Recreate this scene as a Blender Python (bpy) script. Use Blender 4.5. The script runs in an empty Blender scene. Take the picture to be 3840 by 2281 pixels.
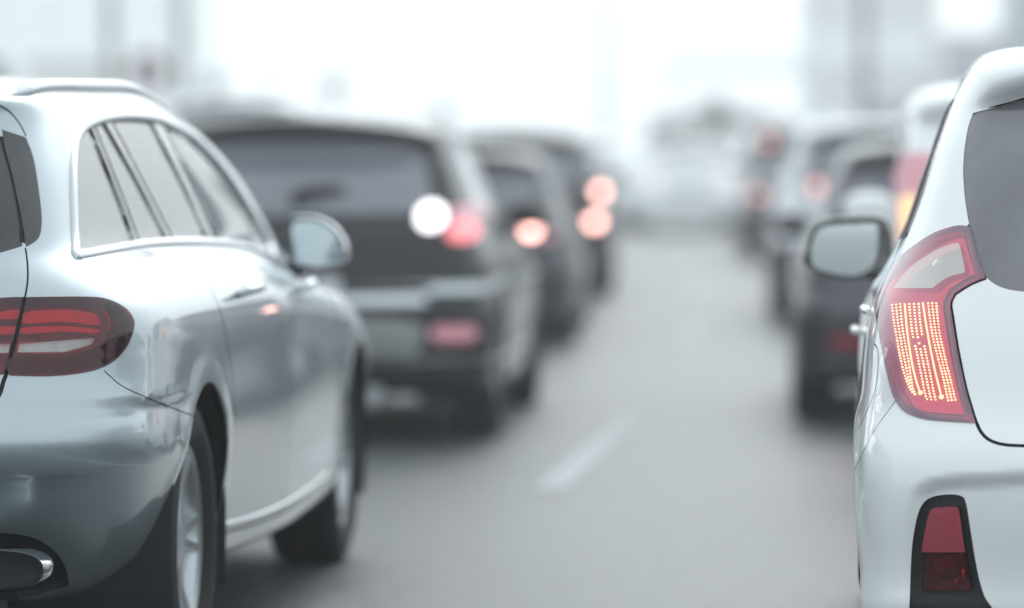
import bpy, math, random
import numpy as np
from mathutils import Vector, Matrix
from mathutils.bvhtree import BVHTree
from mathutils.geometry import delaunay_2d_cdt

random.seed(7)
SC = bpy.context.scene
COL = SC.collection
R = math.radians

# ------------------------------------------------------------------ camera
CAM_H = 1.086
F_PX, CX, CY = 13440.0, 1920.0, 1140.5
YAW, PITCH = math.atan(986 / F_PX), math.atan(344.5 / F_PX)
FWD = Vector((-math.sin(YAW) * math.cos(PITCH), math.cos(YAW) * math.cos(PITCH), -math.sin(PITCH)))
RGT = Vector((math.cos(YAW), math.sin(YAW), 0))
UPV = RGT.cross(FWD)
CAM = Vector((0, 0, CAM_H))

def ray(x, y):
    return (FWD * F_PX + RGT * (x - CX) + UPV * (CY - y)).normalized()

def at(x, y, depth):
    """world point seen at photograph position (x, y) at a given depth"""
    return CAM + (FWD * F_PX + RGT * (x - CX) + UPV * (CY - y)) * (depth / F_PX)

# crops of the photograph the outlines were measured in
def S0(p): return (p[0] * 1.5372, p[1] * 1.5372)
def Z1(p): return (p[0] * .70743, 200 + p[1] * .70755)
def Z2(p): return (p[0] * .8296, 1050 + p[1] * .8296)
def Z3(p): return (2900 + p[0] * .7413, 100 + p[1] * .7413)
def Z4(p): return (2900 + p[0] * .7959, 1100 + p[1] * .7959)

def ground_z(y):
    """the road is level near by and then climbs gently"""
    t = y - 19.0
    if t <= 0: return 0.0
    g = .0195
    z = g * t * t / 14 if t < 7 else g * (t - 3.5)
    if y > 75:
        zc = g * (75 - 22.5); q = min(y - 75, 50)
        z = zc + g * (q - q * q / 100)
    return z

# ------------------------------------------------------------------ object helpers
def tag(o, label=None, cat=None, group=None, kind=None):
    if label: o['label'] = label
    if cat: o['category'] = cat
    if group: o['group'] = group
    if kind: o['kind'] = kind
    return o

def empty(name, loc, rz=0.0):
    o = bpy.data.objects.new(name, None)
    o.empty_display_size = .2
    o.location = loc; o.rotation_euler = (0, 0, rz)
    COL.objects.link(o)
    return o

def mk(name, verts, faces, mats, parent=None, normals=None, midx=None, smooth=True):
    me = bpy.data.meshes.new(name)
    me.from_pydata([tuple(map(float, v)) for v in verts], [], [tuple(map(int, f)) for f in faces])
    if not isinstance(mats, (list, tuple)): mats = [mats]
    for m in mats: me.materials.append(m)
    if midx is not None: me.polygons.foreach_set('material_index', np.asarray(midx, dtype=np.int32))
    if smooth: me.polygons.foreach_set('use_smooth', np.ones(len(me.polygons), dtype=bool))
    me.update()
    if normals is not None:
        me.normals_split_custom_set_from_vertices([tuple(map(float, n)) for n in normals])
    o = bpy.data.objects.new(name, me)
    COL.objects.link(o)
    if parent: o.parent = parent
    return o

class MB:
    """collects simple shapes that make up ONE mesh"""
    def __init__(s): s.v, s.f, s.m = [], [], []
    def add(s, v, f, m=0):
        b = len(s.v); s.v += [tuple(p) for p in v]; s.f += [tuple(i + b for i in q) for q in f]; s.m += [m] * len(f)
    def box(s, c, d, m=0, M=None, bev=0.0):
        hx, hy, hz = d[0] / 2, d[1] / 2, d[2] / 2
        b = min(bev, hx * .9, hy * .9, hz * .9)
        if b <= 0:
            v = [Vector((x * hx, y * hy, z * hz)) for z in (-1, 1) for x, y in ((-1, -1), (1, -1), (1, 1), (-1, 1))]
            f = [(3, 2, 1, 0), (4, 5, 6, 7), (0, 1, 5, 4), (1, 2, 6, 5), (2, 3, 7, 6), (3, 0, 4, 7)]
        else:
            v, f = [], []
            lay = [(-hz, b), (-hz + b, 0), (hz - b, 0), (hz, b)]
            for z, q in lay:
                X, Y = hx - q, hy - q
                for x, y in ((-X + b, -Y), (X - b, -Y), (X, -Y + b), (X, Y - b), (X - b, Y), (-X + b, Y), (-X, Y - b), (-X, -Y + b)):
                    v.append(Vector((x, y, z)))
            for k in range(3):
                for i in range(8):
                    j = (i + 1) % 8
                    f.append((k * 8 + i, k * 8 + j, k * 8 + 8 + j, k * 8 + 8 + i))
            f.append(tuple(range(7, -1, -1))); f.append(tuple(range(24, 32)))
        if M is not None: v = [M @ p for p in v]
        s.add([p + Vector(c) for p in v], f, m)
    def tube(s, pts, r, n=10, m=0, cap=True):
        pts = [Vector(p) for p in pts]
        rr = r if isinstance(r, (list, tuple)) else [r] * len(pts)
        v, f = [], []
        for i, p in enumerate(pts):
            t = (pts[min(i + 1, len(pts) - 1)] - pts[max(i - 1, 0)]).normalized()
            a = t.cross(Vector((0, 0, 1)))
            if a.length < .05: a = t.cross(Vector((0, 1, 0)))
            a.normalize(); b = t.cross(a)
            for k in range(n):
                w = 2 * math.pi * k / n
                v.append(p + (a * math.cos(w) + b * math.sin(w)) * rr[i])
        for i in range(len(pts) - 1):
            for k in range(n):
                j = (k + 1) % n
                f.append((i * n + k, i * n + j, i * n + n + j, i * n + n + k))
        if cap:
            f.append(tuple(range(n - 1, -1, -1))); f.append(tuple(range((len(pts) - 1) * n, len(pts) * n)))
        s.add(v, f, m)
    def lathe_x(s, prof, c=(0, 0, 0), n=48, m=0, closed=False):
        """profile of (x, r) turned about the x axis"""
        v, f = [], []
        for x, r in prof:
            for k in range(n):
                w = 2 * math.pi * k / n
                v.append((c[0] + x, c[1] + r * math.cos(w), c[2] + r * math.sin(w)))
        L = len(prof)
        for i in range(L if closed else L - 1):
            for k in range(n):
                j = (k + 1) % n; q = (i + 1) % L
                f.append((i * n + k, i * n + j, q * n + j, q * n + k))
        s.add(v, f, m)
    def ell(s, c, r, n=16, k=10, m=0, p=1.0):
        v, f = [], []
        sg = lambda a: math.copysign(abs(a) ** p, a)
        for i in range(k + 1):
            a = -math.pi / 2 + math.pi * i / k
            for j in range(n):
                b = 2 * math.pi * j / n
                v.append((c[0] + r[0] * sg(math.cos(a)) * sg(math.cos(b)), c[1] + r[1] * sg(math.cos(a)) * sg(math.sin(b)), c[2] + r[2] * sg(math.sin(a))))
        for i in range(k):
            for j in range(n):
                q = (j + 1) % n
                f.append((i * n + j, i * n + q, i * n + n + q, i * n + n + j))
        s.add(v, f, m)
    def build(s, name, mats, parent=None, smooth=False, sharp=40):
        o = mk(name, s.v, s.f, mats, parent, midx=s.m, smooth=smooth)
        if smooth:
            o.data.set_sharp_from_angle(angle=R(sharp))
        return o

# ------------------------------------------------------------------ materials
def nodes(m):
    m.use_nodes = True
    return m.node_tree, m.node_tree.nodes, m.node_tree.links

def setin(b, **kw):
    for k, v in kw.items():
        k = k.replace('_', ' ')
        b.inputs[k].default_value = v

def prin(name, base, rough=.5, metal=0.0, coat=0.0, var=.06, vscale=6.0, bump=0.0, bscale=200.0, spec=.5, emit=None, estr=0.0, rvar=.05, coatr=.03):
    m = bpy.data.materials.new(name)
    nt, N, L = nodes(m)
    b = N['Principled BSDF']
    setin(b, Roughness=rough, Metallic=metal)
    b.inputs['Base Color'].default_value = (*base, 1)
    b.inputs['Coat Weight'].default_value = coat
    b.inputs['Coat Roughness'].default_value = coatr
    b.inputs['Specular IOR Level'].default_value = spec
    tc = N.new('ShaderNodeTexCoord')
    if var > 0:
        n = N.new('ShaderNodeTexNoise'); n.inputs['Scale'].default_value = vscale; n.inputs['Detail'].default_value = 4
        L.new(tc.outputs['Object'], n.inputs['Vector'])
        mx = N.new('ShaderNodeMix'); mx.data_type = 'RGBA'
        mx.inputs['A'].default_value = (*[c * (1 - var) for c in base], 1)
        mx.inputs['B'].default_value = (*[min(1, c * (1 + var)) for c in base], 1)
        L.new(n.outputs['Fac'], mx.inputs['Factor']); L.new(mx.outputs['Result'], b.inputs['Base Color'])
        mr = N.new('ShaderNodeMapRange')
        mr.inputs['To Min'].default_value = max(0, rough - rvar); mr.inputs['To Max'].default_value = rough + rvar
        L.new(n.outputs['Fac'], mr.inputs['Value']); L.new(mr.outputs['Result'], b.inputs['Roughness'])
    if bump > 0:
        n2 = N.new('ShaderNodeTexNoise'); n2.inputs['Scale'].default_value = bscale; n2.inputs['Detail'].default_value = 5
        L.new(tc.outputs['Object'], n2.inputs['Vector'])
        bp = N.new('ShaderNodeBump'); bp.inputs['Strength'].default_value = bump; bp.inputs['Distance'].default_value = .01
        L.new(n2.outputs['Fac'], bp.inputs['Height']); L.new(bp.outputs['Normal'], b.inputs['Normal'])
    if emit:
        b.inputs['Emission Color'].default_value = (*emit, 1); b.inputs['Emission Strength'].default_value = estr
    return m

def glassy(name, tint, gloss_tint=(1, 1, 1), rough=.0, ior=1.5, film=None, film_f=0.0):
    """thin pane: tinted see-through plus a mirror sheen that grows at grazing angles; film = dusty coat"""
    m = bpy.data.materials.new(name)
    nt, N, L = nodes(m)
    for n in list(N): N.remove(n)
    out = N.new('ShaderNodeOutputMaterial')
    tr = N.new('ShaderNodeBsdfTransparent'); tr.inputs['Color'].default_value = (*tint, 1)
    gl = N.new('ShaderNodeBsdfGlossy'); gl.inputs['Color'].default_value = (*gloss_tint, 1); gl.inputs['Roughness'].default_value = rough
    fr = N.new('ShaderNodeFresnel'); fr.inputs['IOR'].default_value = ior
    src = tr
    if film:
        df = N.new('ShaderNodeBsdfDiffuse')
        tc = N.new('ShaderNodeTexCoord')
        mp = N.new('ShaderNodeMapping'); mp.inputs['Scale'].default_value = (2.0, 2.0, .7)
        mp.inputs['Rotation'].default_value = (0, R(38), 0)
        n = N.new('ShaderNodeTexNoise'); n.inputs['Scale'].default_value = 2.2; n.inputs['Detail'].default_value = 3
        L.new(tc.outputs['Object'], mp.inputs['Vector']); L.new(mp.outputs['Vector'], n.inputs['Vector'])
        mr = N.new('ShaderNodeMapRange'); mr.inputs['From Min'].default_value = .3; mr.inputs['From Max'].default_value = .7
        mr.inputs['To Min'].default_value = film_f * .6; mr.inputs['To Max'].default_value = min(1, film_f * 1.4)
        L.new(n.outputs['Fac'], mr.inputs['Value'])
        df.inputs['Color'].default_value = (*film, 1)
        mx0 = N.new('ShaderNodeMixShader')
        L.new(mr.outputs['Result'], mx0.inputs['Fac']); L.new(tr.outputs[0], mx0.inputs[1]); L.new(df.outputs[0], mx0.inputs[2])
        src = mx0
    mx = N.new('ShaderNodeMixShader')
    L.new(fr.outputs[0], mx.inputs['Fac']); L.new(src.outputs[0], mx.inputs[1]); L.new(gl.outputs[0], mx.inputs[2])
    L.new(mx.outputs[0], out.inputs['Surface'])
    return m

M = {}
M['silver'] = prin('silver_paint', (.42, .475, .505), .40, .66, 1.0, var=.03, vscale=3, rvar=.02, coatr=.04)
M['white'] = prin('white_paint', (.90, .905, .905), .35, 0, 1.0, var=.015, vscale=2.5, rvar=.02)
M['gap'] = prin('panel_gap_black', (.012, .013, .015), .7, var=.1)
M['black_plastic'] = prin('black_plastic', (.016, .017, .019), .5, bump=.12, bscale=900)
M['gloss_black'] = prin('gloss_black', (.012, .012, .015), .12, coat=.5)
M['rubber'] = prin('tyre_rubber', (.014, .015, .016), .8, var=.2, vscale=20, bump=.2, bscale=300)
M['chrome'] = prin('chrome', (.82, .84, .86), .12, 1.0, var=.02)
M['satin'] = prin('satin_aluminium', (.60, .63, .65), .3, .9, var=.04)
M['alloy'] = prin('alloy_rim', (.52, .54, .56), .32, .85, var=.05)
M['dark_metal'] = prin('dark_metal', (.08, .08, .085), .5, .7, var=.2)
M['mirror'] = prin('mirror_glass', (.72, .76, .78), .03, 1.0, var=0)
M['seat'] = prin('seat_cloth', (.20, .20, .21), .85, var=.15, bump=.1)
M['cabin'] = prin('cabin_trim', (.16, .165, .17), .8, var=.12)
M['seat_pale'] = prin('grey_seat_cloth', (.12, .115, .13), .85, var=.2)
M['liner'] = prin('pale_headliner', (.45, .45, .44), .9)
M['pane_clear'] = glassy('clear_glass', (.90, .95, .95), ior=3.4)
M['pane_tint'] = glassy('tinted_glass', (.16, .155, .17), ior=1.5, film=(.30, .29, .32), film_f=.16)
M['pane_dusty'] = glassy('dusty_tinted_glass', (.40, .385, .42), rough=.04, ior=1.9, film=(.42, .40, .45), film_f=.33)
M['lens_red'] = glassy('red_lens', (.85, .12, .15), ior=1.5, film=(.40, .10, .14), film_f=.10)
M['lens_dark'] = glassy('dark_red_lens', (.50, .035, .06), ior=1.5, film=(.20, .02, .04), film_f=.05)
M['lens_pink'] = glassy('pale_red_lens', (.95, .32, .40), ior=1.5, film=(.72, .27, .36), film_f=.60)
M['lens_mauve'] = glassy('smoky_lens_rim', (.42, .26, .33), ior=1.5, film=(.46, .30, .37), film_f=.6)
M['lens_clear'] = glassy('clear_lens', (.92, .91, .88), ior=1.5)
M['lens_cells'] = glassy('ribbed_clear_lens', (.95, .92, .90), ior=1.5, film=(.88, .82, .80), film_f=.62)
M['reflector'] = prin('lamp_reflector', (.78, .75, .70), .22, .9, var=.1, vscale=60)
M['lamp_base_red'] = prin('lamp_housing_red', (.85, .34, .38), .3, .2, var=.2, vscale=30)
M['lamp_base_dark'] = prin('lamp_housing_dark', (.17, .06, .075), .35, .2, var=.3, vscale=20)
M['strip_reflector'] = prin('dull_lamp_reflector', (.46, .45, .47), .35, .6, var=.35, vscale=45)
M['plate'] = prin('plate_white', (.74, .76, .78), .4, var=.03)
def glow(name, col, s, base=(.5, .1, .1)): return prin(name, base, .4, var=0, emit=col, estr=s)
M['led'] = glow('lit_led', (1.0, .68, .30), 1.5, (.8, .6, .4))
M['led_line'] = glow('lit_filament', (1.0, .62, .24), 1.1, (.8, .6, .4))
M['lamp_glow'] = glow('lit_lamp_back', (1.0, .34, .40), .36, (.75, .16, .2))
M['brake'] = glow('lit_brake_lamp', (1.0, .22, .17), 5.5)
M['brake_far'] = glow('lit_brake_lamp_bright', (1.0, .52, .45), 7.0)
M['brake_dim'] = prin('unlit_red_lamp', (.42, .03, .05), .2, coat=.6, var=.1)
M['amber'] = glow('lit_amber_lamp', (1.0, .62, .25), .6, (.8, .55, .3))
M['white_lamp'] = glow('lit_white_lamp', (1.0, .95, .96), 2.3, (.8, .8, .8))
M['glass_dark'] = prin('dark_window', (.06, .06, .07), .06, coat=1.0, var=.08)
M['glass_lilac'] = prin('lilac_window', (.20, .20, .235), .08, coat=1.0, var=.12, vscale=2)
M['glass_mid'] = prin('hazy_window', (.17, .17, .20), .08, coat=1.0, var=.08)
# ------------------------------------------------------------------ spline surfaces and trimming
def bsw(t):
    return np.stack([(1 - t) ** 3, 3 * t ** 3 - 6 * t ** 2 + 4, -3 * t ** 3 + 3 * t ** 2 + 3 * t + 1, t ** 3], -1) / 6

class Surf:
    """half of a car body as a cubic spline sheet: u runs from the middle of the tail round the right side
    to the middle of the nose, v runs from the sill up to the centre line of the roof"""
    SU, SV = .5, .13
    def __init__(s, net, disp=None):
        s.T = np.array(net, dtype=float); s.nu, s.nv = s.T.shape[:2]
        s.disp = disp
        P = s.T.copy()
        uu, vv = np.meshgrid(np.arange(s.nu), np.arange(s.nv), indexing='ij')
        for it in range(3):
            s.set(P)
            Q = s.base(uu.ravel(), vv.ravel()).reshape(P.shape)
            P = P + .75 * (s.T - Q)
            P[0, :, 0] = 0; P[-1, :, 0] = 0; P[:, -1, 0] = 0
        s.set(P)
        s.bvh = None
    def set(s, P):
        mir = np.array([-1, 1, 1.])
        A = np.concatenate([P[1:2] * mir, P, P[-2:-1] * mir], 0)
        s.P = np.concatenate([2 * A[:, :1] - A[:, 1:2], A, A[:, -2:-1] * mir], 1)
    def base(s, U, V):
        U = np.clip(U, 0, s.nu - 1); V = np.clip(V, 0, s.nv - 1)
        i = np.minimum(U.astype(int), s.nu - 2); j = np.minimum(V.astype(int), s.nv - 2)
        wu, wv = bsw(U - i), bsw(V - j)
        out = np.zeros((len(U), 3))
        for a in range(4):
            for b in range(4):
                out += (wu[:, a] * wv[:, b])[:, None] * s.P[i + a, j + b]
        return out
    def nrm0(s, U, V):
        e = .01
        V = np.clip(V, 0, s.nv - 1.03)
        U0, U1 = np.clip(U - e, 0, s.nu - 1), np.clip(U + e, 0, s.nu - 1)
        V0, V1 = np.clip(V - e, 0, s.nv - 1), np.clip(V + e, 0, s.nv - 1)
        n = np.cross(s.base(U1, V) - s.base(U0, V), s.base(U, V1) - s.base(U, V0))
        return n / (np.linalg.norm(n, axis=1)[:, None] + 1e-12)
    def pos(s, U, V):
        U = np.asarray(U, float); V = np.asarray(V, float)
        p = s.base(U, V)
        if s.disp is not None: p = p + s.nrm0(U, V) * s.disp(p)[:, None]
        return p
    def nrm(s, U, V):
        U = np.asarray(U, float); V = np.asarray(V, float)
        if s.disp is None: return s.nrm0(U, V)
        e = .012
        V = np.clip(V, 0, s.nv - 1.03)
        U0, U1 = np.clip(U - e, 0, s.nu - 1), np.clip(U + e, 0, s.nu - 1)
        V0, V1 = np.clip(V - e, 0, s.nv - 1), np.clip(V + e, 0, s.nv - 1)
        n = np.cross(s.pos(U1, V) - s.pos(U0, V), s.pos(U, V1) - s.pos(U, V0))
        return n / (np.linalg.norm(n, axis=1)[:, None] + 1e-12)
    # --- lookups
    def tree(s):
        if s.bvh: return
        a, b = (s.nu - 1) * 10 + 1, (s.nv - 1) * 8 + 1
        u, v = np.linspace(0, s.nu - 1, a), np.linspace(0, s.nv - 1.01, b)
        UU, VV = np.meshgrid(u, v, indexing='ij')
        s.gu, s.gv = UU.ravel(), VV.ravel()
        p = s.pos(s.gu, s.gv)
        f = []
        for i in range(a - 1):
            for j in range(b - 1):
                q = (i * b + j, (i + 1) * b + j, (i + 1) * b + j + 1, i * b + j + 1)
                f.append((q[0], q[1], q[2])); f.append((q[0], q[2], q[3]))
        s.tf, s.tp = f, [Vector(x) for x in p]
        s.bvh = BVHTree.FromPolygons(s.tp, f)
    def uv_of(s, fi, pt):
        a, b, c = s.tf[fi]
        A, B, C = s.tp[a], s.tp[b], s.tp[c]
        v0, v1, v2 = B - A, C - A, pt - A
        d00, d01, d11, d20, d21 = v0.dot(v0), v0.dot(v1), v1.dot(v1), v2.dot(v0), v2.dot(v1)
        den = d00 * d11 - d01 * d01
        if abs(den) < 1e-14: return s.gu[a], s.gv[a]
        y = (d11 * d20 - d01 * d21) / den; z = (d00 * d21 - d01 * d20) / den; x = 1 - y - z
        return (x * s.gu[a] + y * s.gu[b] + z * s.gu[c], x * s.gv[a] + y * s.gv[b] + z * s.gv[c])
    def cast(s, o, d):
        s.tree()
        loc, n, fi, dist = s.bvh.ray_cast(o, d)
        if fi is None:
            # closest approach along the ray
            best = None
            for k in range(120):
                q = o + d * (4 + k * .08)
                loc, n, fi, dist = s.bvh.find_nearest(q)
                if best is None or dist < best[0]: best = (dist, loc, fi)
            loc, fi = best[1], best[2]
        return s.uv_of(fi, loc)
    def near(s, p):
        s.tree()
        loc, n, fi, dist = s.bvh.find_nearest(Vector(p))
        return s.uv_of(fi, loc)
    def from_side(s, y, z): return s.cast(Vector((4, y, z)), Vector((-1, 0, 0)))
    def from_back(s, x, z): return s.cast(Vector((x, -4, z)), Vector((0, 1, 0)))

def catmull(pts, n=6, closed=False):
    """smooth line through points; a point given twice is a corner"""
    P = [np.array(p, float) for p in pts]
    keep, corner = [], []
    for p in P:
        if keep and np.allclose(keep[-1], p): corner[-1] = True
        else: keep.append(p); corner.append(False)
    m = len(keep); out = []
    for i in range(m if closed else m - 1):
        p1, p2 = keep[i], keep[(i + 1) % m]
        p0 = keep[i - 1] if (i > 0 or closed) else p1
        p3 = keep[(i + 2) % m] if (i + 2 < m or closed) else p2
        if corner[i]: p0 = p1
        if corner[(i + 1) % m]: p3 = p2
        for k in range(n):
            t = k / n
            out.append(.5 * ((2 * p1) + (p2 - p0) * t + (2 * p0 - 5 * p1 + 4 * p2 - p3) * t * t + (3 * p1 - p0 - 3 * p2 + p3) * t ** 3))
    if not closed: out.append(keep[-1])
    return np.array(out)

def resample(P, step, closed=False):
    P = np.asarray(P, float)
    if closed: P = np.vstack([P, P[:1]])
    d = np.r_[0, np.cumsum(np.linalg.norm(np.diff(P, axis=0), axis=1))]
    n = max(3, int(round(d[-1] / step)))
    t = np.linspace(0, d[-1], n + 1)
    Q = np.stack([np.interp(t, d, P[:, k]) for k in range(P.shape[1])], 1)
    return Q[:-1] if closed else Q

def inside(pts, poly):
    x, y = pts[:, 0], pts[:, 1]
    c = np.zeros(len(pts), bool)
    a = np.asarray(poly); b = np.roll(a, -1, 0)
    for (x1, y1), (x2, y2) in zip(a, b):
        m = (y1 > y) != (y2 > y)
        if m.any():
            xi = (x2 - x1) * (y - y1) / ((y2 - y1) if y2 != y1 else 1e-12) + x1
            c ^= m & (x < xi)
    return c

def sdist(px, py, poly, closed=True):
    """distance to a polyline, negative inside when closed"""
    P = np.stack([px, py], 1); a = np.asarray(poly, float)
    b = np.roll(a, -1, 0) if closed else a[1:]
    a2 = a if closed else a[:-1]
    best = np.full(len(P), 1e9)
    for p, q in zip(a2, b):
        d = q - p; L = (d @ d) + 1e-12
        t = np.clip(((P - p) @ d) / L, 0, 1)
        best = np.minimum(best, np.linalg.norm(P - (p + t[:, None] * d), axis=1))
    if closed: best = np.where(inside(P, a), -best, best)
    return best

def sstep(x, a, b):
    t = np.clip((x - a) / (b - a), 0, 1)
    return t * t * (3 - 2 * t)

def strip_uv(sf, uv, w, closed=False):
    """uv outline of a band of width w (m) along a line on the surface"""
    uv = np.asarray(uv); p = sf.pos(uv[:, 0], uv[:, 1]); n = sf.nrm(uv[:, 0], uv[:, 1])
    if closed: t = np.roll(p, -1, 0) - np.roll(p, 1, 0)
    else: t = np.gradient(p, axis=0)
    t /= np.linalg.norm(t, axis=1)[:, None] + 1e-12
    b = np.cross(n, t)
    L = np.array([sf.near(q) for q in p + b * w / 2]); Rr = np.array([sf.near(q) for q in p - b * w / 2])
    if closed: return L, Rr
    return np.vstack([L, Rr[::-1]])

def inset_uv(sf, uv, d):
    """closed outline moved inwards by d metres"""
    L, Rr = strip_uv(sf, uv, abs(d) * 2, True)
    area = lambda q: abs(np.sum(q[:, 0] * np.roll(q[:, 1], -1) - np.roll(q[:, 0], -1) * q[:, 1]))
    return L if (area(L) < area(Rr)) == (d > 0) else Rr

def trim(sf, regions, Us, Vs):
    """cut the sheet along region outlines; returns (uv verts, tris, region index per tri (-1 = body))"""
    sc = np.array([sf.SU, sf.SV])
    UU, VV = np.meshgrid(Us, Vs, indexing='ij')
    G = np.stack([UU.ravel(), VV.ravel()], 1)
    cons, edges = [], []
    for r in regions:
        for poly in r['loops']:
            q = np.asarray(poly); b = len(cons)
            cons += list(q); n = len(q)
            edges += [(b + i, b + (i + 1) % n) for i in range(n)]
    if cons:
        cons = np.array(cons)
        cs = cons * sc
        cell = {}
        R0 = .0075
        for p in cs: cell.setdefault((int(p[0] // R0), int(p[1] // R0)), []).append(p)
        keep = np.ones(len(G), bool)
        gs = G * sc
        eu = (G[:, 0] <= Us[0] + 1e-9) | (G[:, 0] >= Us[-1] - 1e-9) | (G[:, 1] <= Vs[0] + 1e-9) | (G[:, 1] >= Vs[-1] - 1e-9)
        for k, p in enumerate(gs):
            if eu[k]: continue
            a, b = int(p[0] // R0), int(p[1] // R0)
            for i in (-1, 0, 1):
                for j in (-1, 0, 1):
                    for q in cell.get((a + i, b + j), ()):
                        if abs(q[0] - p[0]) < R0 and abs(q[1] - p[1]) < R0: keep[k] = False
        G = G[keep]
        allp = np.vstack([cons, G])
    else:
        allp = G
    res = delaunay_2d_cdt([Vector(p) for p in allp * sc], edges, [], 0, 1e-7)
    V2 = np.array([(v.x, v.y) for v in res[0]]) / sc
    T = np.array([t for t in res[2] if len(t) == 3])
    c = V2[T].mean(1)
    ok = (c[:, 0] > Us[0] - 1e-6) & (c[:, 0] < Us[-1] + 1e-6) & (c[:, 1] > Vs[0] - 1e-6) & (c[:, 1] < Vs[-1] + 1e-6)
    T, c = T[ok], c[ok]
    a, b, d = V2[T[:, 0]], V2[T[:, 1]], V2[T[:, 2]]
    cr = (b[:, 0] - a[:, 0]) * (d[:, 1] - a[:, 1]) - (b[:, 1] - a[:, 1]) * (d[:, 0] - a[:, 0])
    T[cr < 0] = T[cr < 0][:, ::-1]
    idx = np.full(len(T), -1)
    for k in range(len(regions) - 1, -1, -1):
        r = regions[k]
        m = inside(c, r['loops'][0])
        for h in r['loops'][1:]: m &= ~inside(c, h)
        idx[m] = k
    return V2, T, idx

def region_mesh(sf, V2, T, depth=0.0, wall=0.0, wallmode='sink'):
    """3-D mesh of a set of triangles; wall > 0 closes the rim down (or up) by that much"""
    ids, inv = np.unique(T, return_inverse=True)
    F = inv.reshape(T.shape)
    uv = V2[ids]
    n = sf.nrm(uv[:, 0], uv[:, 1])
    P = sf.pos(uv[:, 0], uv[:, 1]) + n * depth
    V, N, FF = P, n, [tuple(f) for f in F]
    if wall:
        cnt = {}
        for f in F:
            for i in range(3):
                a, b = f[i], f[(i + 1) % 3]
                if (b, a) in cnt: cnt.pop((b, a))
                else: cnt[(a, b)] = 1
        rim = [(a, b) for a, b in cnt if not ((abs(uv[a, 0]) < 1e-5 and abs(uv[b, 0]) < 1e-5) or (uv[a, 1] > sf.nv - 1.001 and uv[b, 1] > sf.nv - 1.001))]
        vs = sorted({i for e in rim for i in e})
        mp = {i: k for k, i in enumerate(vs)}
        cen = {}
        b0 = len(V)
        base = P[vs]
        # rounded lip, then straight flange
        nn = n[vs]
        top, bot = base, base + nn * wall
        tang = np.zeros_like(nn)
        for a, b in rim:
            e = P[b] - P[a]
            for i in (a, b): tang[mp[i]] += np.cross(e, n[i])
        tang /= np.linalg.norm(tang, axis=1)[:, None] + 1e-12
        V = np.vstack([V, top, bot]); N = np.vstack([N, tang, tang])
        k = len(vs)
        sgn = wall < 0
        for a, b in rim:
            q = (b0 + mp[a], b0 + mp[b], b0 + k + mp[b], b0 + k + mp[a])
            FF.append(q[::-1] if sgn else q)
    return V, N, FF

def mirrored(V, N, F):
    m = np.array([-1, 1, 1.])
    return V * m, N * m, [tuple(f[::-1]) for f in F]

def join(parts):
    V, N, F, I, b = [], [], [], [], 0
    for v, n, f, mi in parts:
        V.append(v); N.append(n); F += [tuple(i + b for i in q) for q in f]; I += [mi] * len(f); b += len(v)
    return np.vstack(V), np.vstack(N), F, I

def build_body(sf, regions, Us, Vs, root, paint, parts_mat, body_name='body'):
    """regions: dict(part, loops, mat, depth, wall, split(bool), parent)"""
    V2, T, idx = trim(sf, regions, Us, Vs)
    groups = {}
    order = []
    for k in range(-1, len(regions)):
        t = T[idx == k]
        if not len(t): continue
        r = regions[k] if k >= 0 else dict(part=body_name, mat=paint, depth=0, wall=0, split=False)
        if r['part'] is None: continue
        mesh = region_mesh(sf, V2, t, r.get('depth', 0), r.get('wall', 0))
        sp = r.get('split', False)
        if r['part'] == 'panel_gap': sp = not np.any(V2[t][:, :, 0] < 1e-4)
        key = (r['part'], sp, k if r['part'] == 'panel_gap' else 0)
        if key not in groups: groups[key] = []; order.append(key)
        groups[key].append((mesh, r['mat'], r.get('label'), r.get('under')))
    made = {}
    for key in order:
        name, split, _ = key
        g = groups[key]
        mats = []
        for _, m, _, _ in g:
            if m not in mats: mats.append(m)
        sides = [(1,), (-1,)] if split else [(1, -1)]
        for sd in sides:
            parts = []
            for (v, n, f), m, _, _ in g:
                for s in sd:
                    vv, nn, ff = (v, n, f) if s == 1 else mirrored(v, n, f)
                    parts.append((vv, nn, ff, mats.index(m)))
            V, N, F, I = join(parts)
            par = root
            if g[0][3]: par = made[(g[0][3], sd[0] if (g[0][3], sd[0]) in made else 1)]
            o = mk(name, V, F, mats, par, N, I)
            if g[0][2]: o['label'] = g[0][2]
            made[(name, sd[0])] = o
    return made

def sweep(sf, uv, prof, lift=0.0, closed=False, mir=True, taper=0):
    """moulding along a line on the surface; prof = (across, out) points"""
    uv = np.asarray(uv); P = sf.pos(uv[:, 0], uv[:, 1]); n = sf.nrm(uv[:, 0], uv[:, 1])
    t = (np.roll(P, -1, 0) - np.roll(P, 1, 0)) if closed else np.gradient(P, axis=0)
    t /= np.linalg.norm(t, axis=1)[:, None] + 1e-12
    b = np.cross(n, t)
    K = len(prof); m = len(P); V, F = [], []
    for i in range(m):
        s = 1.0
        if taper and not closed: s = min(1, (min(i, m - 1 - i) + .15) / taper)
        for a, h in prof: V.append(P[i] + b[i] * a * s + n[i] * (h * s + lift))
    for i in range(m if closed else m - 1):
        j = (i + 1) % m
        for k in range(K):
            l = (k + 1) % K
            F.append((i * K + k, j * K + k, j * K + l, i * K + l))
    if not closed: F.append(tuple(range(K - 1, -1, -1))); F.append(tuple(range((m - 1) * K, m * K)))
    V = np.array(V)
    # keep faces outward
    c = V[:K].mean(0); f = F[0]
    nn = np.cross(V[f[1]] - V[f[0]], V[f[2]] - V[f[0]])
    if nn @ (V[list(f)].mean(0) - c) < 0: F = [q[::-1] for q in F]
    out = [(V, F)]
    if mir: out.append((V * np.array([-1, 1, 1.]), [tuple(q[::-1]) for q in F]))
    return out

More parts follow.
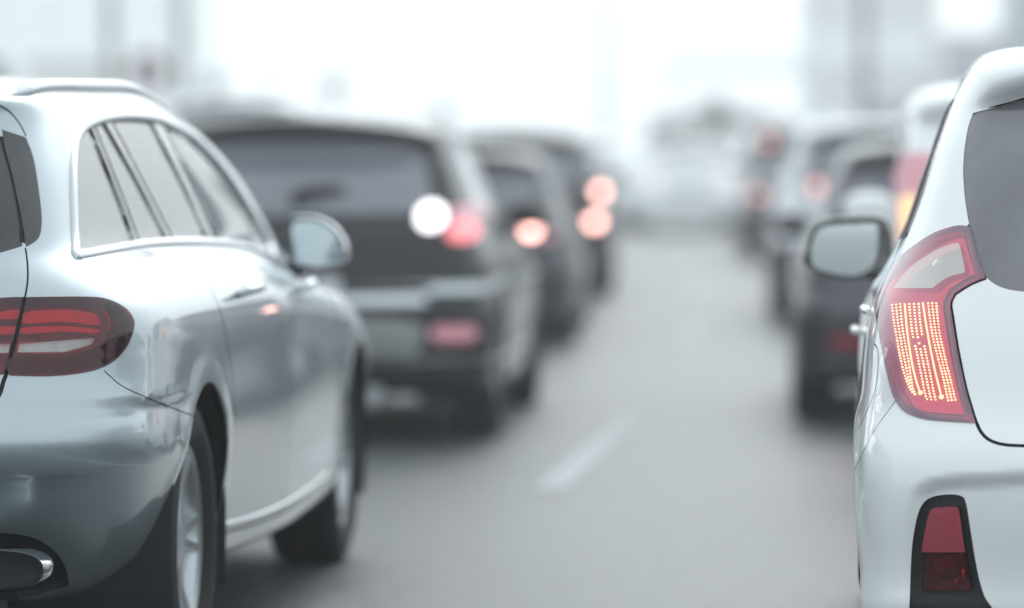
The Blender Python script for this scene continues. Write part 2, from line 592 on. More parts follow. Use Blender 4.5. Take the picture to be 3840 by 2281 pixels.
def half_round(w, h, n=7):
    return [(w / 2 * math.cos(math.pi * k / (n - 1)), h * math.sin(math.pi * k / (n - 1))) for k in range(n)] + [(-w / 2, -.004), (w / 2, -.004)]

def mk_sweeps(name, sw, mat, root, sharp=50):
    mb = MB()
    for V, F in sw: mb.add(V, F)
    return mb.build(name, mat, root, smooth=True, sharp=sharp)

# ------------------------------------------------------------------ plan-view ring of a body net
def ring(yr, bow, c, Wr, Wm, Wf, yf, fb, fc, z):
    zx, zy = [k[0] for k in z], [k[1] for k in z]
    y4, y10 = yr + bow + c, yf - fb - fc
    pts = [(0, yr), (.42 * Wr, yr + bow * .28), (.76 * Wr, yr + bow), (.955 * Wr, yr + bow + c * .36), (Wr + (Wm - Wr) * .15, y4)]
    for k in range(1, 6):
        t = k / 6
        w = Wr + (Wm - Wr) * min(1, t * 2.2) if t < .5 else Wm + (Wf - Wm) * max(0, (t - .5) * 2) ** 1.5
        pts.append((w, y4 + (y10 - y4) * t))
    pts += [(Wf, y10), (.955 * Wf, yf - fb - fc * .36), (.76 * Wf, yf - fb), (0, yf)]
    return [(x, y, float(np.interp(i, zx, zy))) for i, (x, y) in enumerate(pts)]

def net_of(rings):
    return np.array(rings).transpose(1, 0, 2)

# ------------------------------------------------------------------ wheels
def wheel(name, root, loc, side, rad=.325, width=.225, rim=.215, spokes=5, mat=None, twin=True):
    """wheel mesh = alloy rim, child tyre; the outer face looks towards side"""
    mat = mat or M['alloy']
    h = width / 2
    mb = MB()
    o = side
    prof = [(-h * .8 * o, rim - .005), (-h * .5 * o, rim - .03), (h * .3 * o, rim - .03), (h * .70 * o, rim - .014), (h * .80 * o, rim + .004), (h * .72 * o, rim + .012)]
    mb.lathe_x(prof, n=56)
    mb.lathe_x([(h * .15 * o, .001), (h * .15 * o, rim - .035)], n=40, m=1)      # dark drum behind the spokes
    mb.lathe_x([(h * .2 * o, rim * .62), (h * .28 * o, rim * .62), (h * .28 * o, rim * .3)], n=40, m=2)
    mb.lathe_x([(h * .2 * o, .075), (h * .62 * o, .070), (h * .68 * o, .045), (h * .70 * o, .001)], n=32)
    for k in range(spokes):
        for e in ((-.17, .17) if twin else (0,)):
            a0 = 2 * math.pi * k / spokes + e * .7; a1 = 2 * math.pi * k / spokes + e
            w0, w1 = (.016, .013) if twin else (.034, .026)
            v = []
            for (r, a, w, x0, x1) in ((.055, a0, w0, .40, .66), (rim * .6, (a0 + a1) / 2, (w0 + w1) / 2, .42, .62), (rim - .012, a1, w1, .45, .74)):
                for (xx, ww) in ((x0, w), (x1, w), (x1, -w), (x0, -w)):
                    wv = ww if xx == x0 else ww * .7
                    v.append((h * xx * o, r * math.cos(a) - wv * math.sin(a), r * math.sin(a) + wv * math.cos(a)))
            f = []
            for s in range(2):
                for q in range(4):
                    q2 = (q + 1) % 4
                    f.append((s * 4 + q, s * 4 + q2, s * 4 + 4 + q2, s * 4 + 4 + q))
            mb.add(v, f)
    w = mb.build(name, [mat, M['gap'], M['dark_metal']], root, smooth=True, sharp=35)
    w.location = loc
    tb = MB()
    tp = [(-h * .78, rim), (-h * .98, rim + .03), (-h, rad - .045), (-h * .9, rad - .012), (-h * .62, rad - .001), (-h * .6, rad - .008), (-h * .55, rad - .008), (-h * .53, rad),
          (-.01, rad), (-.008, rad - .008), (.008, rad - .008), (.01, rad),
          (h * .53, rad), (h * .55, rad - .008), (h * .6, rad - .008), (h * .62, rad - .001), (h * .9, rad - .012), (h, rad - .045), (h * .98, rad - .1 if rad - .1 > rim + .03 else rim + .03), (h * .78, rim)]
    tb.lathe_x(tp, n=64)
    t = tb.build('tyre', M['rubber'], w, smooth=True, sharp=50)
    return w

def arch_loop(sf, yc, zc, r, n=36):
    """closed wheel-opening outline in uv, running off the lower edge of the sheet"""
    pts = []
    for k in range(n + 1):
        a = math.pi * k / n
        y, z = yc - r * math.cos(a), zc + r * math.sin(a)
        pts.append(sf.from_side(y, z))
    lo = [pts[0], pts[-1]]
    # run straight down from the axle height to the edge of the sheet
    P = []
    for (y) in np.linspace(0, 1, 2): pass
    u0, v0 = pts[0]; u1, v1 = pts[-1]
    y0, y1 = yc - r, yc + r
    down0 = [sf.from_side(y0 + .0 * k, z) for k, z in enumerate(np.linspace(zc - .01, .23, 6))]
    down1 = [sf.from_side(y1, z) for z in np.linspace(zc - .01, .23, 6)]
    d0 = [(u, v) for u, v in down0 if v > .15]; d1 = [(u, v) for u, v in down1 if v > .15]
    e0 = d0[-1] if d0 else pts[0]; e1 = d1[-1] if d1 else pts[-1]
    return np.array([(e0[0], -.6)] + d0[::-1] + pts + d1 + [(e1[0], -.6)])

def liner(root, yc, zc, r, x0=.50, x1=.9):
    for s in (1, -1): liner1(root, s, yc, zc, r, x0, x1)

def liner1(root, s, yc, zc, r, x0, x1):
    n = 24; mb = MB()
    v, f = [], []
    for k in range(n + 1):
        a = math.pi * (-.12 + 1.24 * k / n)
        y, z = yc - r * math.cos(a), zc + r * math.sin(a)
        v += [(x0, y, z), (x1, y, z), (x0, yc, zc)]
    for k in range(n):
        a, b = k * 3, k * 3 + 3
        f += [(a, a + 1, b + 1, b), (a + 2, a, b)]
    mb.add([(s * x, y, z) for x, y, z in v], f if s > 0 else [q[::-1] for q in f])
    mb.build('wheel_liner', M['gap'], root)

def underbody(sf, name, root, wheels_y, hw):
    u = np.linspace(0, sf.nu - 1, 60)
    p = sf.pos(u, np.zeros_like(u))
    half = [tuple(q) for q in p]
    mb = MB()
    n = len(half)
    v = half + [(-x, y, z) for x, y, z in half]
    f = [(i + 1, i, n + i, n + i + 1) for i in range(n - 1)]
    mb.add(v, f)
    mb.box((0, (p[0][1] + p[-1][1]) / 2, .30), (1.0, abs(p[-1][1] - p[0][1]) - .2, .1))
    for y in wheels_y: mb.tube([(-hw, y, .31), (hw, y, .31)], .04)
    return mb.build(name, M['gap'], root)

def outline_shell(mb, outline, layers, to3, m=0, cap=True):
    """lofts a flat outline: layers = (scale, depth); to3(x, z, depth) -> point"""
    O = np.asarray(outline); c = O.mean(0); n = len(O); v, f = [], []
    for sc_, d in layers:
        for p in O: v.append(to3(*(c + (p - c) * sc_), d))
    for i in range(len(layers) - 1):
        for k in range(n):
            j = (k + 1) % n
            f.append((i * n + k, i * n + j, i * n + n + j, i * n + n + k))
    if cap:
        f.append(tuple(range(n - 1, -1, -1))); f.append(tuple(range((len(layers) - 1) * n, len(layers) * n)))
    mb.add(v, f, m)
# ------------------------------------------------------------------ silver station wagon (left foreground)
class View:
    """outline points of the photograph dropped on to a surface of a placed car"""
    def __init__(s, sf, loc, rz, mirror=False):
        s.sf = sf
        Mi = (Matrix.Translation(loc) @ Matrix.Rotation(rz, 4, 'Z')).inverted()
        s.o = Mi @ CAM; s.R = Mi.to_3x3(); s.mir = mirror
        if mirror: s.o.x *= -1
    def uv(s, p):
        d = s.R @ ray(*p)
        if s.mir: d.x *= -1
        return s.sf.cast(s.o, d)
    def line(s, pts, conv, n=6, step=.012, closed=False):
        px = catmull([conv(p) for p in pts], n, closed)
        uv = np.array([s.uv(p) for p in px])
        sc = np.array([s.sf.SU, s.sf.SV])
        return resample(uv * sc, step, closed) / sc

def side_line(sf, pts, n=6, step=.015, closed=False):
    q = catmull(pts, n, closed)
    uv = np.array([sf.from_side(y, z) for y, z in q]); sc = np.array([sf.SU, sf.SV])
    return resample(uv * sc, step, closed) / sc

def back_line(sf, pts, n=6, step=.015, closed=False):
    q = catmull(pts, n, closed)
    uv = np.array([sf.from_back(x, z) for x, z in q]); sc = np.array([sf.SU, sf.SV])
    return resample(uv * sc, step, closed) / sc

def lerp_grid(keys):
    """non-uniform parameter steps: keys = (value, step)"""
    out = [keys[0][0]]
    for (a, s), (b, _) in zip(keys[:-1], keys[1:]):
        n = max(1, int(round((b - a) / s)))
        out += list(np.linspace(a, b, n + 1)[1:])
    return np.array(out)

WAGON_RINGS = [
    #     yr   bow   c    Wr    Wm    Wf   yf   fb   fc    z at stations
    ring(.32, .05, .30, .58, .66, .60, 4.40, .10, .30, [(0, .25), (3, .24), (5, .20), (10, .20), (13, .22)]),
    ring(.34, .07, .42, .74, .855, .80, 4.56, .14, .40, [(0, .325), (3, .30), (4.4, .225), (10, .22), (13, .20)]),
    ring(.195, .08, .46, .80, .878, .86, 4.63, .16, .42, [(0, .41), (3, .40), (4.4, .31), (10, .30), (13, .30)]),
    ring(.066, .085, .47, .85, .890, .88, 4.66, .17, .44, [(0, .52), (3, .51), (4.4, .44), (10, .43), (13, .42)]),
    ring(.0, .085, .47, .880, .897, .89, 4.69, .18, .46, [(0, .60), (3, .595), (4.4, .56), (10, .55), (13, .53)]),
    ring(.012, .09, .47, .880, .900, .895, 4.70, .19, .48, [(0, .665), (3, .66), (4.4, .65), (10, .64), (13, .61)]),
    ring(.065, .09, .46, .880, .903, .895, 4.68, .20, .52, [(0, .72), (3, .72), (4.4, .735), (8, .74), (10, .725), (11, .70), (13, .68)]),
    ring(.085, .09, .46, .878, .905, .885, 4.60, .22, .58, [(0, .80), (3, .80), (4.4, .815), (8, .81), (10, .785), (11, .76), (13, .745)]),
    ring(.11, .09, .44, .860, .893, .855, 4.40, .22, .55, [(0, .875), (3, .875), (4.4, .89), (8, .875), (10, .845), (11, .82), (13, .80)]),
    ring(.14, .09, .40, .80, .855, .79, 4.05, .18, .45, [(0, .935), (3, .935), (4.4, .95), (8, .935), (10, .905), (13, .875)]),
    ring(.175, .08, .34, .715, .775, .725, 3.86, .15, .35, [(0, .98), (3, .985), (4.4, 1.0), (8, .985), (10, .965), (13, .955)]),
    ring(.215, .08, .30, .675, .735, .70, 3.76, .15, .30, [(0, 1.035), (3, 1.035), (4.4, 1.05), (8, 1.04), (10, 1.02), (13, 1.015)]),
    ring(.32, .08, .28, .640, .685, .645, 3.50, .14, .28, [(0, 1.165), (3, 1.165), (4.4, 1.185), (8, 1.19), (10, 1.18), (13, 1.165)]),
    ring(.43, .07, .26, .595, .618, .575, 3.22, .14, .26, [(0, 1.285), (3, 1.28), (4.4, 1.305), (8, 1.325), (10, 1.30), (13, 1.30)]),
    ring(.415, .07, .25, .565, .578, .53, 3.07, .14, .25, [(0, 1.345), (3, 1.325), (4.4, 1.35), (8, 1.378), (10, 1.345), (13, 1.345)]),
    ring(.50, .07, .24, .50, .515, .46, 2.90, .12, .22, [(0, 1.375), (3, 1.355), (4.4, 1.385), (7, 1.412), (10, 1.38), (13, 1.375)]),
    ring(.85, .07, .20, .28, .30, .26, 2.60, .10, .20, [(0, 1.395), (3, 1.39), (4.4, 1.41), (7, 1.425), (10, 1.395), (13, 1.39)]),
    ring(1.15, .07, .18, 0, 0, 0, 2.30, .08, .16, [(0, 1.41), (7, 1.435), (13, 1.405)]),
]

def build_wagon():
    loc, rz = Vector((-2.205, 7.20, 0)), -.005
    RW, FW = 1.02, 3.86
    sf0 = Surf(net_of(WAGON_RINGS))
    def disp(p):
        x, y, z = np.abs(p[:, 0]), p[:, 1], p[:, 2]
        d = np.zeros(len(p))
        for yw in (RW, FW):
            r = np.hypot(y - yw, z - .325)
            d += .006 * np.exp(-((r - .385) / .045) ** 2) * (x > .6) * sstep(z, .2, .35)
        # bumper: a step under the lamps, a flank that leans up, then a sharp edge above the tuck-under
        prof = np.interp(z, [.44, .50, .535, .55, .56, .575, .66, .675, .69, .71, .78], [-.003, -.001, .004, .009, .010, .009, -.003, -.001, .005, .005, 0])
        d += prof * sstep(-y, -.85, -.55)
        return d
    sf = Surf(net_of(WAGON_RINGS), disp)
    vw = View(sf, loc, rz)
    root = tag(empty('station_wagon', loc, rz), 'silver station wagon in the left foreground with unlit red tail lamp and roof rails', 'car')
    reg = []
    def gap(uv, w=.007, closed=False, depth=-.008, mat='gap', part='panel_gap'):
        s = strip_uv(sf, uv, w, closed)
        loops = [s] if not closed else ([s[0], s[1]] if abs(np.ptp(s[0][:, 0])) > abs(np.ptp(s[1][:, 0])) else [s[1], s[0]])
        reg.append(dict(part=part, loops=loops, mat=M[mat], depth=depth, wall=-depth))
    # wheel openings first: they are holes
    for yw in (RW, FW):
        reg.append(dict(part=None, loops=[arch_loop(sf, yw, .325, .368)], mat=None))
    # ---- tail lamp
    lamp = vw.line([(120, 80), (120, 80), (380, 78), (480, 88), (560, 125), (600, 172), (604, 215), (575, 295), (520, 362), (440, 405), (330, 427), (200, 436), (35, 432), (35, 432), (85, 240)], Z2, closed=True)
    lamp_in = vw.line([(102, 80), (102, 80), (20, 82), (-140, 100), (-330, 150), (-345, 215), (-300, 330), (-150, 400), (17, 430), (17, 430), (66, 240)], Z2, closed=True)
    shut = vw.line([(-60, 1560), (-20, 1505), (0, 1474), (12, 1432), (21.5, 1407), (42, 1330), (62.5, 1249), (80, 1175), (93, 1116), (101, 1070), (104, 1030), (102, 978), (95, 930)], lambda p: p, step=.008)
    # ---- rear glass: pane in the hatch, wrap-round panel on the pillar
    strip_edge = [(0, 440), (25, 520), (60, 640), (95, 800), (118, 920), (129, 1006)]
    hatch_right = [(p[0] - 10, p[1]) for p in strip_edge]
    pil = vw.line([(8, 404), (8, 404), (137, 446), (137, 446), (180, 565), (213, 780), (222, 900), (203, 982), (137, 1028), (137, 1028), (122, 915), (98, 795), (63, 635), (30, 515)], Z1, closed=True)
    pilt = vw.line([(137, 440), (110, 385), (60, 320), (0, 278), (-60, 250)], Z1)
    # ---- side glass
    w_quarter = vw.line([(408, 1000), (425, 1052), (425, 1052), (722, 1006), (722, 1006), (640, 780), (485, 388), (485, 388), (430, 435), (402, 520), (398, 750)], Z1, closed=True)
    w_fix = vw.line([(745, 1000), (745, 1000), (893, 990), (893, 990), (740, 690), (560, 368), (560, 368), (505, 382), (505, 382), (640, 720)], Z1, closed=True)
    w_rear = vw.line([(925, 990), (925, 990), (1112, 990), (1112, 990), (990, 720), (800, 350), (800, 350), (700, 345), (590, 350), (590, 350), (760, 670)], Z1, closed=True)
    w_front = vw.line([(1150, 992), (1150, 992), (1335, 1018), (1352, 1008), (1325, 870), (1200, 665), (1010, 455), (870, 375), (870, 375), (1010, 680)], Z1, closed=True)
    dlo = vw.line([(402, 1052), (415, 1066), (440, 1066), (720, 1018), (900, 1002), (1130, 1004), (1300, 1028), (1440, 1085), (1455, 1080), (1400, 960), (1335, 845), (1205, 640), (1040, 455), (880, 365), (790, 338), (650, 330), (520, 352), (430, 405), (392, 510), (388, 750)], Z1, closed=True)
    # ---- door and bumper lines
    def G(pts, **k): gap(side_line(sf, pts), **k)
    rear_door = [(1.46, .30), (1.44, .42), (1.40, .66), (1.30, .78), (1.235, .86), (1.21, .95), (1.20, .985)]
    mid = [(2.34, .30), (2.34, .60), (2.33, .85), (2.30, .975)]
    front_door = [(3.36, .30), (3.34, .5), (3.33, .8), (3.30, .90), (3.2, .955)]
    sill = [(1.46, .30), (1.9, .285), (2.8, .285), (3.36, .30)]
    # door skins (regions), cut along the same lines
    top = 1.005
    def poly_side(a, b):
        P = list(a) + [(b[-1][0], b[-1][1])] + list(b[::-1])
        q = catmull(a, 5); r = catmull(b, 5)
        pts = np.vstack([q, r[::-1]])
        uv = np.array([sf.from_side(y, z) for y, z in pts]); sc = np.array([sf.SU, sf.SV])
        return resample(uv * sc, .02, True) / sc
    # lamps
    clear_o = vw.line([(88, 284), (88, 284), (300, 264), (442, 256), (442, 256), (420, 288), (290, 326), (290, 326), (80, 328), (80, 328)], Z2, closed=True, step=.006)
    clear_i = vw.line([(50, 284), (50, 284), (-200, 292), (-200, 325), (42, 330), (42, 330)], Z2, closed=True, step=.006)
    end = vw.line([(470, 112), (510, 106), (545, 130), (590, 180), (596, 214), (570, 285), (516, 352), (440, 394), (330, 416), (200, 424), (46, 421), (50, 352), (270, 350), (400, 315), (475, 270), (495, 200), (480, 150)], Z2, closed=True, step=.008)
    reg.append(dict(part='reversing_lamp', loops=[clear_o], mat=M['lens_clear'], depth=.002, wall=-.003, split=True))
    reg.append(dict(part='hatch_reversing_lamp', loops=[clear_i], mat=M['lens_clear'], depth=.002, wall=-.003, split=True))
    reg.append(dict(part='dark_lens_border', loops=[end], mat=M['lens_dark'], depth=.002, wall=0, split=True))
    reg.append(dict(part='tail_light', loops=[lamp], mat=M['lens_red'], depth=.002, wall=-.003, split=True))
    reg.append(dict(part='hatch_light', loops=[lamp_in], mat=M['lens_red'], depth=.002, wall=-.003, split=True))
    k_ = int(np.argmin(np.abs(shut[:, 1] - lamp[:, 1].max())))
    gap(shut[:k_ + 1], .0092, depth=-.006); gap(shut[k_:], .004, depth=-.006)
    reg.append(dict(part='pillar_panel', loops=[pil], mat=M['pane_tint'], depth=0, wall=-.004, split=True))
    gap(pilt, .004, depth=-.004)
    seal = vw.line(strip_edge, Z1)
    # hatch glass from the tail line to the middle
    hg = []
    for p in [(-6, 440), (16, 520), (50, 640), (84, 800), (106, 920), (119, 1022)]: hg.append(vw.uv(Z1(p)))
    for p in [(60, 1040), (0, 1058), (-100, 1085)]: hg.append(vw.uv(Z1(p)))
    vb = hg[-1][1]; vt = hg[0][1]
    hg += [(.6, vb - .05), (-.1, vb - .05), (-.1, vt + .30), (.7, vt + .25), (1.4, vt + .15)]
    scw = np.array([sf.SU, sf.SV])
    hg = resample(np.array(hg) * scw, .015, True) / scw
    reg.append(dict(part='rear_window', loops=[hg], mat=M['pane_tint'], depth=-.003, wall=.003))
    reg.append(dict(part='window_seal_or_shade', loops=[strip_uv(sf, seal, .026)], mat=M['gap'], depth=-.004, wall=.004, split=True))
    for nm, lp in (('quarter_window', w_quarter), ('door_vent_window', w_fix), ('rear_door_window', w_rear), ('front_door_window', w_front)):
        reg.append(dict(part=nm, loops=[lp], mat=M['pane_clear'], depth=-.006, wall=.006, split=True))
    reg.append(dict(part='window_surround', loops=[dlo], mat=M['gloss_black'], depth=-.002, wall=.002, split=True))
    # windscreen
    ws = np.array([(11.0, 11.15), (11.5, 11.1), (13.1, 11.1), (13.1, 14.2), (11.7, 14.2), (11.15, 13.9)])
    ws = resample(catmull(np.vstack([ws[:1], ws[:1], ws[1:2], ws[2:3], ws[2:3], ws[3:4], ws[3:4], ws[4:5], ws[5:6], ws[5:6]]), 6, True) * scw, .03, True) / scw
    reg.append(dict(part='windscreen', loops=[ws], mat=M['pane_clear'], depth=-.003, wall=.003))
    hl = side_line(sf, [(4.10, .69), (4.22, .78), (4.05, .82), (3.98, .76)], closed=True)
    hl = np.array([(10.3, 6.3), (11.6, 5.6), (12.2, 5.7), (12.1, 7.0), (11.2, 7.8), (10.35, 7.5)])
    hl = resample(catmull(hl, 6, True) * scw, .03, True) / scw
    reg.append(dict(part='headlight', loops=[hl], mat=M['lens_clear'], depth=.002, wall=-.01, split=True))
    gr = np.array([(12.35, 4.2), (13.1, 4.1), (13.1, 6.2), (12.4, 6.0)])
    gr = resample(gr * scw, .03, True) / scw
    reg.append(dict(part='radiator_grille', loops=[gr], mat=M['black_plastic'], depth=-.02, wall=.02))
    # shut lines
    G(rear_door); G(mid); G(front_door)
    gap(side_line(sf, sill), .006)
    bump_line = vw.line([(470, 410), (545, 475), (640, 522), (760, 572), (850, 606), (930, 640), (990, 664)], Z2)
    gap(bump_line, .0028, depth=-.003)
    slit = vw.line([(455, 958), (520, 968), (640, 990), (780, 1030), (850, 1050)], Z2)
    # dark lower apron with the tail pipe opening
    apron = [(310, 1500), (312, 1380), (300, 1310), (258, 1238), (200, 1190), (150, 1166), (80, 1150), (0, 1144), (-150, 1142)]
    ap = [vw.uv(Z2(p)) for p in catmull(apron[1:], 5)]
    ap = [(ap[0][0], -.4)] + ap + [(-.1, ap[-1][1]), (-.1, -.4)]
    ap = resample(np.array(ap) * scw, .015, True) / scw
    reg.append(dict(part='rear_apron', loops=[ap], mat=M['black_plastic'], depth=-.02, wall=.02))
    # fuel flap outline and handle recesses come as narrow lines
    # doors as panels
    rd = poly_side([(1.455, .31), (1.44, .42), (1.40, .66), (1.30, .78), (1.235, .86), (1.21, .95), (1.20, .985)], [(2.335, .295), (2.335, .60), (2.325, .85), (2.295, .975)])
    fd = poly_side([(2.345, .295), (2.345, .60), (2.335, .85), (2.305, .975)], [(3.355, .31), (3.335, .5), (3.325, .8), (3.295, .90), (3.2, .955)])
    reg.append(dict(part='rear_door', loops=[rd], mat=M['silver'], split=True))
    reg.append(dict(part='front_door', loops=[fd], mat=M['silver'], split=True))
    # bumper skin below the line
    bl = [vw.uv(Z2(p)) for p in catmull([(470, 410), (545, 475), (640, 522), (760, 572), (850, 606)], 4)]
    lampb = [vw.uv(Z2(p)) for p in [(440, 405), (330, 427), (200, 436), (35, 432)]]
    hb = [vw.uv(Z2(p)) for p in [(0, 515), (-40, 560)]]
    vbm = hb[-1][1]
    bp = [(bl[-1][0] + .1, -.4), (bl[-1][0], bl[-1][1])] + bl[::-1] + lampb + hb + [(1.0, vbm - .25), (-.1, vbm - .25), (-.1, -.4)]
    bp = resample(np.array(bp) * scw, .02, True) / scw
    reg.append(dict(part='rear_bumper', loops=[bp], mat=M['silver']))
    tg = [vw.uv(Z2(p)) for p in [(0, 515), (17, 460), (28, 430), (78, 240), (112, 80), (121, 0)]] + [vw.uv(Z1(p)) for p in [(146, 1285), (150, 1180), (146, 1100), (133, 1030), (122, 915), (98, 795), (63, 635), (30, 515), (4, 420), (-60, 360)]]
    tg = [(-.1, vbm - .25), (1.0, vbm - .25)] + tg + [(1.0, 14.3), (-.1, 14.3)]
    tg = resample(np.array(tg) * scw, .02, True) / scw
    reg.append(dict(part='tailgate', loops=[tg], mat=M['silver']))
    Us = lerp_grid([(0, .09), (2, .05), (3.4, .04), (5, .06), (10, .08), (13, .08)])
    Vs = lerp_grid([(0, .2), (1, .16), (10, .18), (15, .25), (17, .25)])
    made = build_body(sf, reg, Us, Vs, root, M['silver'], M)
    # ---- inside of the tail lamps
    for nm, lp in (('tail_light', lamp), ('hatch_light', lamp_in)):
        for sd in (1, -1):
            par = made.get((nm, sd))
            if par is None: continue
            c = lp.mean(0)
            # dark housing
            V2, T, idx = trim(sf, [dict(loops=[lp])], np.linspace(lp[:, 0].min(), lp[:, 0].max(), 40), np.linspace(lp[:, 1].min(), lp[:, 1].max(), 24))
            v, n, f = region_mesh(sf, V2, T[idx == 0], -.03)
            if sd == -1: v, n, f = mirrored(v, n, f)
            mk('lamp_housing', v, f, M['lamp_base_dark'], par, n)
    def px_patch(pts, conv, depth, wall, mat, name, par, sd=1, closed=True):
        lp = vw.line(pts, conv, closed=True, step=.006)
        V2, T, idx = trim(sf, [dict(loops=[lp])], np.linspace(lp[:, 0].min(), lp[:, 0].max(), 30), np.linspace(lp[:, 1].min(), lp[:, 1].max(), 10))
        v, n, f = region_mesh(sf, V2, T[idx == 0], depth, wall)
        if sd == -1: v, n, f = mirrored(v, n, f)
        return mk(name, v, f, mat, par, n)
    for sd in (1, -1):
        par = made[('tail_light', sd)]
        # light guides: two long red bars, the pale clear bar, the dark end cap
        px_patch([(118, 128), (300, 112), (440, 130), (470, 165), (460, 190), (300, 172), (108, 180)], Z2, -.018, -.01, M['lamp_base_red'], 'light_guide', par, sd)
        px_patch([(100, 205), (300, 196), (455, 212), (450, 232), (300, 222), (96, 232)], Z2, -.016, -.012, M['lamp_base_red'], 'light_guide', par, sd)
        px_patch([(85, 282), (85, 282), (440, 256), (440, 256), (420, 290), (290, 326), (78, 326), (78, 326)], Z2, -.012, -.004, M['strip_reflector'], 'lamp_reflector', par, sd)
        px_patch([(175, 240), (225, 232), (275, 240), (262, 262), (185, 265)], Z2, -.008, -.01, M['lamp_base_dark'], 'bulb_well', par, sd)
        par = made[('hatch_light', sd)]
        px_patch([(88, 125), (-20, 140), (-240, 170), (-240, 190), (-20, 172), (84, 165)], Z2, -.008, -.012, M['lamp_base_red'], 'light_guide', par, sd)
        px_patch([(70, 205), (-240, 215), (-240, 235), (62, 240)], Z2, -.008, -.012, M['lamp_base_red'], 'light_guide', par, sd)
        px_patch([(48, 282), (48, 282), (-200, 290), (-200, 325), (40, 330), (40, 330)], Z2, -.012, -.004, M['strip_reflector'], 'lamp_reflector', par, sd)
    # ---- bright window surround
    sw = sweep(sf, dlo, half_round(.027, .010), closed=True)
    for q in sw: mk_sweeps('window_trim', [q], M['satin'], root)
    wide = vw.line([(372, 760), (362, 560), (385, 450), (430, 370), (520, 310), (650, 296), (800, 306)], Z1)
    # ---- roof rails
    rail = side_line(sf, [(.58, 1.385)], 1) if False else None
    v_r = 14.55
    us = np.linspace(3.1, 10.3, 110)
    uvr = np.stack([us, np.full_like(us, v_r)], 1)
    V = []
    sw = sweep(sf, uvr, [(.017 * math.cos(a), .005 + .017 * math.sin(a)) for a in np.linspace(0, 2 * math.pi, 12, endpoint=False)], taper=8)
    for i, (Vv, Ff) in enumerate(sw):
        mk_sweeps('roof_rail', [(Vv, Ff)], M['satin'], root, 60)
    # ---- sill trim, door handles
    s2 = side_line(sf, [(1.50, .315), (2.0, .30), (2.8, .30), (3.32, .315)])
    for q in sweep(sf, s2, half_round(.018, .006), taper=3): mk_sweeps('sill_trim', [q], M['satin'], root)
    for sd in (1, -1):
        for dn, yc, zc in (('rear_door', 1.62, .885), ('front_door', 2.62, .875)):
            u, v = sf.from_side(yc, zc)
            us = [sf.from_side(yy, zc + (yy - yc) * .02) for yy in np.linspace(yc - .12, yc + .12, 14)]
            P = sf.pos([q[0] for q in us], [q[1] for q in us]); n = sf.nrm([q[0] for q in us], [q[1] for q in us])
            arc = np.sin(np.linspace(0, math.pi, 14)) ** .4
            pts = P + n * (.006 + .034 * arc)[:, None]
            if sd < 0: pts = pts * np.array([-1, 1, 1])
            mb = MB(); mb.tube([tuple(q) for q in pts], [.008 + .006 * a for a in arc], 10)
            mb.build('door_handle', M['silver'], made[(dn, sd)], smooth=True)
    # ---- wheels
    for y in (RW, FW):
        for sd in (1, -1):
            wheel('wheel', root, (sd * .752, y, .325), sd, .325, .225, .222, 5)
    for y in (RW, FW): liner(root, y, .325, .385, .5, .872)
    underbody(sf, 'underbody', root, (RW, FW), .62)
    # ---- door mirrors, drawn from the photograph in their own plane
    dpt = 10.28
    Mi = (Matrix.Translation(loc) @ Matrix.Rotation(rz, 4, 'Z')).inverted()
    def l2(p): return Mi @ at(*Z1(p), dpt)
    hs = catmull([(1545, 1085), (1520, 985), (1512, 905), (1540, 872), (1600, 862), (1690, 872), (1770, 915), (1820, 985), (1838, 1070), (1822, 1105), (1770, 1122), (1600, 1128)], 4, True)
    gl = catmull([(1572, 1095), (1552, 1000), (1545, 920), (1570, 893), (1630, 885), (1700, 897), (1760, 935), (1800, 1000), (1812, 1070), (1800, 1098), (1740, 1112), (1610, 1118)], 4, True)
    H = np.array([(q.x, q.z) for q in (l2(p) for p in hs)]); Gm = np.array([(q.x, q.z) for q in (l2(p) for p in gl)])
    yb = l2((1680, 1000)).y
    for sd in (1, -1):
        mb = MB()
        f3 = lambda x, z, d: (sd * x, yb + d, z)
        fg = lambda x, z, d: (sd * x, yb + d + (Gm[:, 1].max() - z) * .13 - .006, z)
        outline_shell(mb, H, [(.86, .02), (.975, -.008), (.985, -.008), (1.0, .006), (1.03, .03), (1.0, .07), (.86, .11), (.6, .135), (.25, .148)], f3)
        ma = mb.build('door_mirror', M['silver'], root, smooth=True, sharp=45)
        mb = MB(); outline_shell(mb, Gm, [(1.0, 0.008), (1.0, .0)], fg)
        mb.build('mirror_glass', M['mirror'], ma)
        mb = MB()
        c = H.mean(0)
        mb.tube([(sd * .72, yb + .10, c[1] - .10), (sd * .80, yb + .07, c[1] - .085), (sd * (H[:, 0].min() + .05), yb + .05, c[1] - .06)], [.035, .026, .03], 10)
        mb.build('mirror_arm', M['black_plastic'], ma, smooth=True)
    # ---- tail pipe finishers
    for sd in (1, -1):
        mb = MB()
        q0 = Mi @ at(*Z2((-60, 1306)), 7.50)
        O = np.array([(.13 * math.copysign(abs(math.cos(a)) ** .7, math.cos(a)), .042 * math.copysign(abs(math.sin(a)) ** .8, math.sin(a))) for a in np.linspace(0, 2 * math.pi, 40, endpoint=False)])
        ft = lambda x, z, d: (sd * (q0.x + x), q0.y + d, q0.z + z)
        outline_shell(mb, O, [(.9, .05), (.92, -.01), (.96, -.018), (1.0, -.012), (1.02, .05)], ft, cap=False)
        mb.build('exhaust_tip', M['chrome'], root, smooth=True)
        mb = MB(); outline_shell(mb, O, [(.93, .045), (.93, .05)], ft); mb.build('exhaust_core', M['gap'], root)
    # bright strip along the top of the apron opening
    # ---- number plate and boot handle bar, lamp wells
    mb = MB()
    pz = sf.pos(np.array([0.0]), np.array([6.2]))[0]
